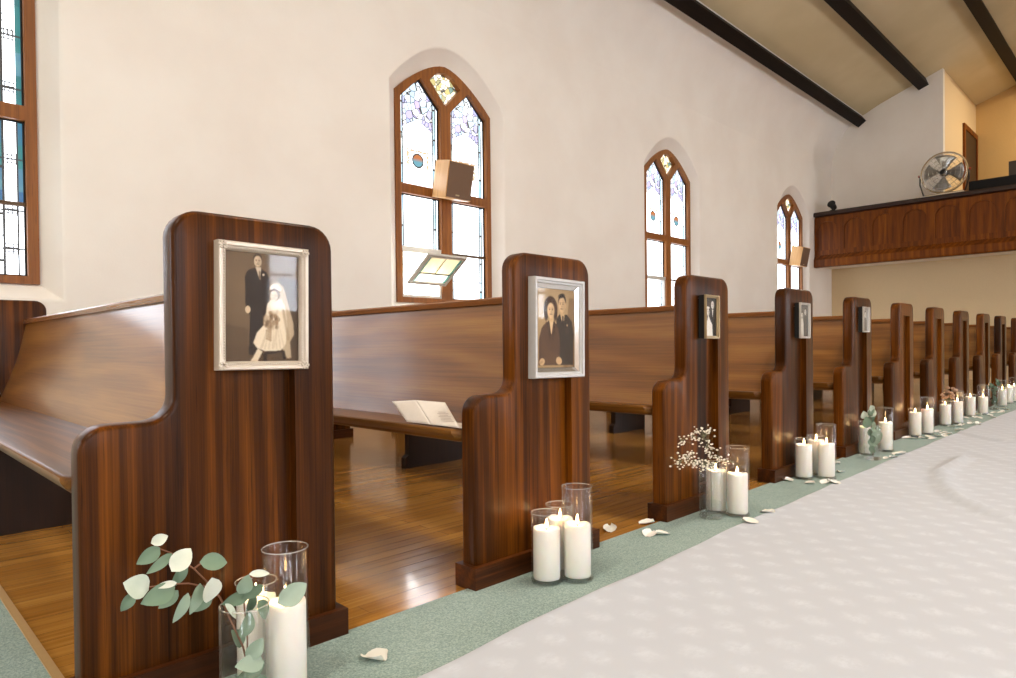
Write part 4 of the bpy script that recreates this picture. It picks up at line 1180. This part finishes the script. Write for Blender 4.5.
def petal_mesh(seed):
    r = random.Random(seed); bm = bmesh.new(); rows = []
    for i in range(8):
        t = i/7; row = []
        w = 0.021*(math.sin(PI*min(0.999, 0.12 + 0.83*t))**0.7)
        for k in range(9):
            s = -1 + 2*k/8
            z = 0.006*(s*s)*(0.5 + t) + 0.006*math.sin(PI*t)*0.5 + 0.006*(t**3) + 0.0012*math.sin(5*s + seed) + 0.003*r.random()*abs(s)
            row.append(bm.verts.new((-0.020 + 0.042*t + 0.004*(1 - s*s)*t, w*s, z + 0.0006)))
        rows.append(row)
    for a, b in zip(rows, rows[1:]):
        for k in range(8): bm.faces.new((a[k], a[k+1], b[k+1], b[k]))
    me = bpy.data.meshes.new('petal'); bmesh.ops.recalc_face_normals(bm, faces=bm.faces); bm.to_mesh(me); bm.free()
    for p in me.polygons: p.use_smooth = True
    me.materials.append(PETAL); return me
pms = [petal_mesh(s) for s in range(5)]
for k, (x, y, lb, sc) in enumerate(PETS):
    o = bpy.data.objects.new('rose_petal', pms[k % 5]); COL.objects.link(o)
    o.location = (x, y, 0.0032 if y < 0 else 0.0005); o.rotation_euler = (rr.uniform(-0.1, 0.1), 0, rr.uniform(0, 6.28)); o.scale = (sc*1.3, sc*rr.uniform(1.0, 1.3), sc*0.95)
    g = 'white rose petals on the floor'
    if 'scatter round' in lb: g = 'petals ' + lb[16:]
    tag(o, lb, 'petal', g)

# ------------------------------------------------------------------ leaflet on the second pew
t = thing('folded_leaflet', 'white folded paper leaflet lying open on the second pew seat', 'leaflet', (0, 0, 0))
def sheet(bm, P, n=10, bulge=0.004):
    """paper panel over bilinear corners a0 a1 b1 b0"""
    a0, a1, b0, b1 = P
    g = []
    for i in range(n + 1):
        s_ = i/n; row = []
        for j in range(n + 1):
            t_ = j/n
            p = (a0*(1-t_) + a1*t_)*(1-s_) + (b0*(1-t_) + b1*t_)*s_
            row.append(bm.verts.new(p + Vector((0, 0, 1))*(bulge*math.sin(PI*s_)*math.sin(PI*t_))))
        g.append(row)
    for a, b in zip(g, g[1:]):
        for j in range(n): bm.faces.new((a[j], a[j+1], b[j+1], b[j]))
A0, A1 = Vector((1.262, 0.318, 0.4440)), Vector((1.308, 0.462, 0.497))
B0, B1 = Vector((1.256, 0.188, 0.4440)), Vector((1.307, 0.330, 0.508))
C0, C1 = Vector((1.258, 0.058, 0.4450)), Vector((1.330, 0.210, 0.505))
bm = bmesh.new(); sheet(bm, (A0, A1, B0, B1), 10, 0.004); sheet(bm, (B0, B1, C0, C1), 10, -0.003)
o_ = link('cover', bm, PAPER, t, smooth=True); o_.modifiers.new('t', 'SOLIDIFY').thickness = 0.0006
bm = bmesh.new(); zs = lambda x: 0.4436 - (x - 1.25)*0.09 + 0.0012
sheet(bm, (Vector((1.258, 0.318, zs(1.258))), Vector((1.44, 0.318, zs(1.44))), Vector((1.258, 0.054, zs(1.258))), Vector((1.44, 0.054, zs(1.44)))), 6, 0.0)
o_ = link('back_sheet', bm, PAPER, t, smooth=True); o_.modifiers.new('t', 'SOLIDIFY').thickness = 0.0006
# small block of pale print on the right panel
bm = bmesh.new()
def on_panel(s_, t_):
    return (B0*(1-t_) + B1*t_)*(1-s_) + (C0*(1-t_) + C1*t_)*s_ + Vector((-0.3, -0.2, 0.93))*0.0011 + Vector((0, 0, 1))*(-0.003*math.sin(PI*s_)*math.sin(PI*t_))
for k in range(7):
    t0 = 0.20 + 0.062*k; w_ = (0.44, 0.40, 0.36, 0.42, 0.30, 0.38, 0.26)[k]
    vs = [bm.verts.new(on_panel(s_, t_)) for s_, t_ in ((0.70 - w_/2, t0), (0.70 + w_/2, t0), (0.70 + w_/2, t0 + 0.026), (0.70 - w_/2, t0 + 0.026))]
    bm.faces.new(vs)
link('print', bm, PRINTINK, t)

# ------------------------------------------------------------------ loudspeakers on the window transoms
def speaker(loc, rz, label):
    t = thing('loudspeaker', label, 'loudspeaker', loc, rz, 'loudspeakers fixed to the windows')
    t.rotation_euler = (math.radians(11), 0, rz)
    bm = bmesh.new(); w, d, h = 0.315, 0.20, 0.345
    box(bm, -w/2, w/2, -d/2, d/2, -h/2, h/2); bevel_all(bm, 0.004, 1); link('cabinet', bm, W_SPK, t)
    bm = bmesh.new(); box(bm, -w/2 + 0.010, w/2 - 0.010, -d/2 - 0.012, -d/2 - 0.0005, -h/2 + 0.010, h/2 - 0.010); bevel_all(bm, 0.004, 2); link('grille', bm, GRILLE, t)
    bm = bmesh.new(); box(bm, -0.045, 0.0, -d/2 - 0.0145, -d/2 - 0.0122, -h/2 + 0.03, -h/2 + 0.042); link('badge', bm, GOLDEN, t)
    bm = bmesh.new(); box(bm, -0.05, 0.05, d/2 + 0.0005, d/2 + 0.03, -0.06, 0.06); box(bm, -0.02, 0.02, d/2 + 0.03, d/2 + 0.06, -0.02, 0.02); link('bracket', bm, BLACK, t)
    return t
speaker((4.205, YL - 0.06, 2.275), 0.0, 'tan loudspeaker with brown grille on the large window left of the second pew')
speaker((12.50, YL - 0.06, 2.27), 0.0, 'tan loudspeaker on the farthest window beside the gallery')

# ------------------------------------------------------------------ things on the gallery rail
t = thing('floor_fan', 'round chrome caged fan standing on the gallery rail', 'fan', (XG + 0.02, 1.46, 3.205))
R0 = 0.335; cz = 0.365
def ringpts(x, r, n=40): return [(x, r*math.cos(2*PI*k/n), cz + r*math.sin(2*PI*k/n)) for k in range(n)]
bm = bmesh.new()
for r in (R0, R0*0.80, R0*0.6, R0*0.40, R0*0.22):
    xo = -0.09*math.sqrt(max(0, 1 - (r/R0)**2)) 
    tube(bm, ringpts(xo - 0.02, r), 0.0042 if r == R0 else 0.0022, 5, closed=True)
    tube(bm, ringpts(0.10 - xo*0.6, r), 0.0042 if r == R0 else 0.0022, 5, closed=True)
for k in range(28):
    a = 2*PI*k/28
    for s in (-1, 1):
        pts = []
        for q in range(6):
            r = R0*(0.15 + 0.85*q/5); xo = -0.09*math.sqrt(max(0, 1 - (r/R0)**2))
            pts.append(((xo - 0.02) if s < 0 else (0.10 - xo*0.6), r*math.cos(a), cz + r*math.sin(a)))
        tube(bm, pts, 0.0016, 4)
link('cage', bm, CHROME, t)
bm = bmesh.new(); tube(bm, ringpts(0.04, R0 + 0.008), 0.013, 8, closed=True); link('drum_rim', bm, GOLDEN, t, smooth=True)
bm = bmesh.new()
for k in range(4):
    a0 = 2*PI*k/4 + 0.12
    g = []
    for i in range(7):
        r = 0.05 + (R0*0.88 - 0.05)*i/6; row = []
        for j in range(6):
            a = a0 + (j/5 - 0.5)*(0.75 + 0.35*i/6); tw = (j/5 - 0.5)*0.10
            row.append(bm.verts.new((0.03 + tw, r*math.cos(a), cz + r*math.sin(a))))
        g.append(row)
    for p, q in zip(g, g[1:]):
        for j in range(5): bm.faces.new((p[j], p[j+1], q[j+1], q[j]))
b_ = link('blades', bm, FANBLADE, t, smooth=True); b_.modifiers.new('t', 'SOLIDIFY').thickness = 0.004
bm = bmesh.new(); lathe(bm, [(0, -0.045), (0.04, -0.04), (0.06, -0.01), (0.06, 0.09), (0.03, 0.13), (0, 0.13)], 20, M=Matrix.Translation((0.02, 0, cz)) @ Matrix.Rotation(PI/2, 4, 'Y')); link('motor_hub', bm, BLACK, t, auto=40)
bm = bmesh.new()
for s in (-1, 1): tube(bm, [(0.04, s*(R0 + 0.022), cz), (0.04, s*(R0 + 0.025), cz - 0.15), (0.04, s*(R0 - 0.03), 0.02), (0.04, s*(R0 - 0.10), 0.012)], 0.012, 8)
tube(bm, [(0.04, -R0 + 0.10, 0.012), (0.04, R0 - 0.10, 0.012)], 0.012, 8)
link('stand', bm, BLACK, t, smooth=True)
for s in (-1, 1):
    bm = bmesh.new(); lathe(bm, [(0, 0), (0.02, 0), (0.02, 0.02), (0, 0.02)], 12, M=Matrix.Translation((0.04, s*(R0 + 0.03), cz)) @ Matrix.Rotation(-s*PI/2, 4, 'X')); link('tilt_knob', bm, simple('red_knob', lin(150, 50, 34), 0.5), t)
bm = bmesh.new(); box(bm, XG - 0.03, XG + 0.14, 1.16, 1.72, 3.186, 3.206); bevel_all(bm, 0.004, 1)
tag(link('plank', bm, BOARD), 'pale painted board under the round fan on the gallery rail', 'board')
t = thing('clamp_spotlight', 'small black spotlight on the gallery rail at the wall end', 'spotlight', (XG + 0.04, 3.27, 3.186))
bm = bmesh.new(); lathe(bm, [(0, 0), (0.05, 0), (0.05, 0.015), (0.012, 0.02), (0.012, 0.05), (0, 0.05)], 16); link('base', bm, BLACK, t, auto=40)
bm = bmesh.new(); lathe(bm, [(0, -0.09), (0.05, -0.085), (0.06, 0.06), (0.075, 0.07), (0.07, 0.075), (0.05, 0.06), (0, 0.055)], 18, M=Matrix.Translation((0, 0, 0.10)) @ Matrix.Rotation(math.radians(-70), 4, 'Y')); link('lamp_head', bm, BLACK, t, auto=40)
# black cloth-covered console behind the rail, with a monitor on it
bm = bmesh.new()
box(bm, XG + 0.30, XG + 1.0, -1.7, 1.15, 2.301, 3.40); bevel_all(bm, 0.05, 3)
tag(link('covered_console', bm, simple('black_cloth', lin(20, 18, 18), 0.9), auto=40), 'long black cloth-covered console behind the gallery rail', 'console')
t = thing('equipment_case', 'small dark grey box standing on the black console at the photo edge', 'box', (XG + 0.6, 0.42, 3.402))
bm = bmesh.new(); box(bm, -0.15, 0.15, -0.2, 0.2, 0, 0.26); bevel_all(bm, 0.012, 2); link('case_body', bm, simple('dark_grey_case', lin(66, 56, 46), 0.6), t)
bm = bmesh.new(); tube(bm, [(-0.155, -0.07, 0.13), (-0.185, -0.06, 0.13), (-0.185, 0.06, 0.13), (-0.155, 0.07, 0.13)], 0.008, 6); link('handle', bm, BLACK, t)

# ------------------------------------------------------------------ light
w = bpy.data.worlds.new('overcast_day'); SC.world = w; w.use_nodes = True
w.node_tree.nodes['Background'].inputs[0].default_value = (1.0, 0.98, 0.95, 1); w.node_tree.nodes['Background'].inputs[1].default_value = 4.0
for i, (x, e) in enumerate([(-3.0, 40), (3.0, 25), (9.0, 15)]):  # added fill lights, unseen, to warm and brighten the nave
    ld = bpy.data.lights.new('nave_fill', 'AREA'); ld.energy = e; ld.shape = 'DISK'; ld.size = 0.9; ld.color = (1.0, 0.9, 0.76)
    lo = bpy.data.objects.new('nave_fill', ld); COL.objects.link(lo); lo.location = (x, YC, 5.6)

ld = bpy.data.lights.new('loft_lamp', 'AREA'); ld.energy = 17; ld.shape = 'DISK'; ld.size = 0.7; ld.color = (1.0, 0.82, 0.58)
lo = bpy.data.objects.new('loft_lamp', ld); COL.objects.link(lo); lo.location = (15.6, -0.6, 6.0)

# ------------------------------------------------------------------ camera
cd = bpy.data.cameras.new('camera'); cam = bpy.data.objects.new('camera', cd); COL.objects.link(cam); SC.camera = cam
yaw, pitch, roll = 0.7877, -0.0112, -0.0108
f = Vector((math.cos(yaw)*math.cos(pitch), math.sin(yaw)*math.cos(pitch), math.sin(pitch)))
r = Vector((math.sin(yaw), -math.cos(yaw), 0)); u = r.cross(f)
c_, s_ = math.cos(roll), math.sin(roll)
R1, U1 = c_*r + s_*u, -s_*r + c_*u
M = Matrix((R1, U1, -f)).transposed().to_4x4(); M.translation = Vector((0, -1.4056, 0.6772))
cam.matrix_world = M
cd.sensor_fit = 'HORIZONTAL'; cd.sensor_width = 36; cd.lens = 670.24*36/1016; cd.shift_y = 15.0/1016
cd.clip_start = 0.02
cd.dof.use_dof = False

vs = SC.view_settings
vs.view_transform = 'Standard'; vs.look = 'None'; vs.gamma = 1; vs.use_curve_mapping = False
vs.exposure = 2.54
SC.cycles.max_bounces = 14; SC.cycles.transparent_max_bounces = 24; SC.cycles.diffuse_bounces = 8; SC.cycles.glossy_bounces = 5
SC.cycles.caustics_reflective = False; SC.cycles.caustics_refractive = False; SC.cycles.sample_clamp_indirect = 6
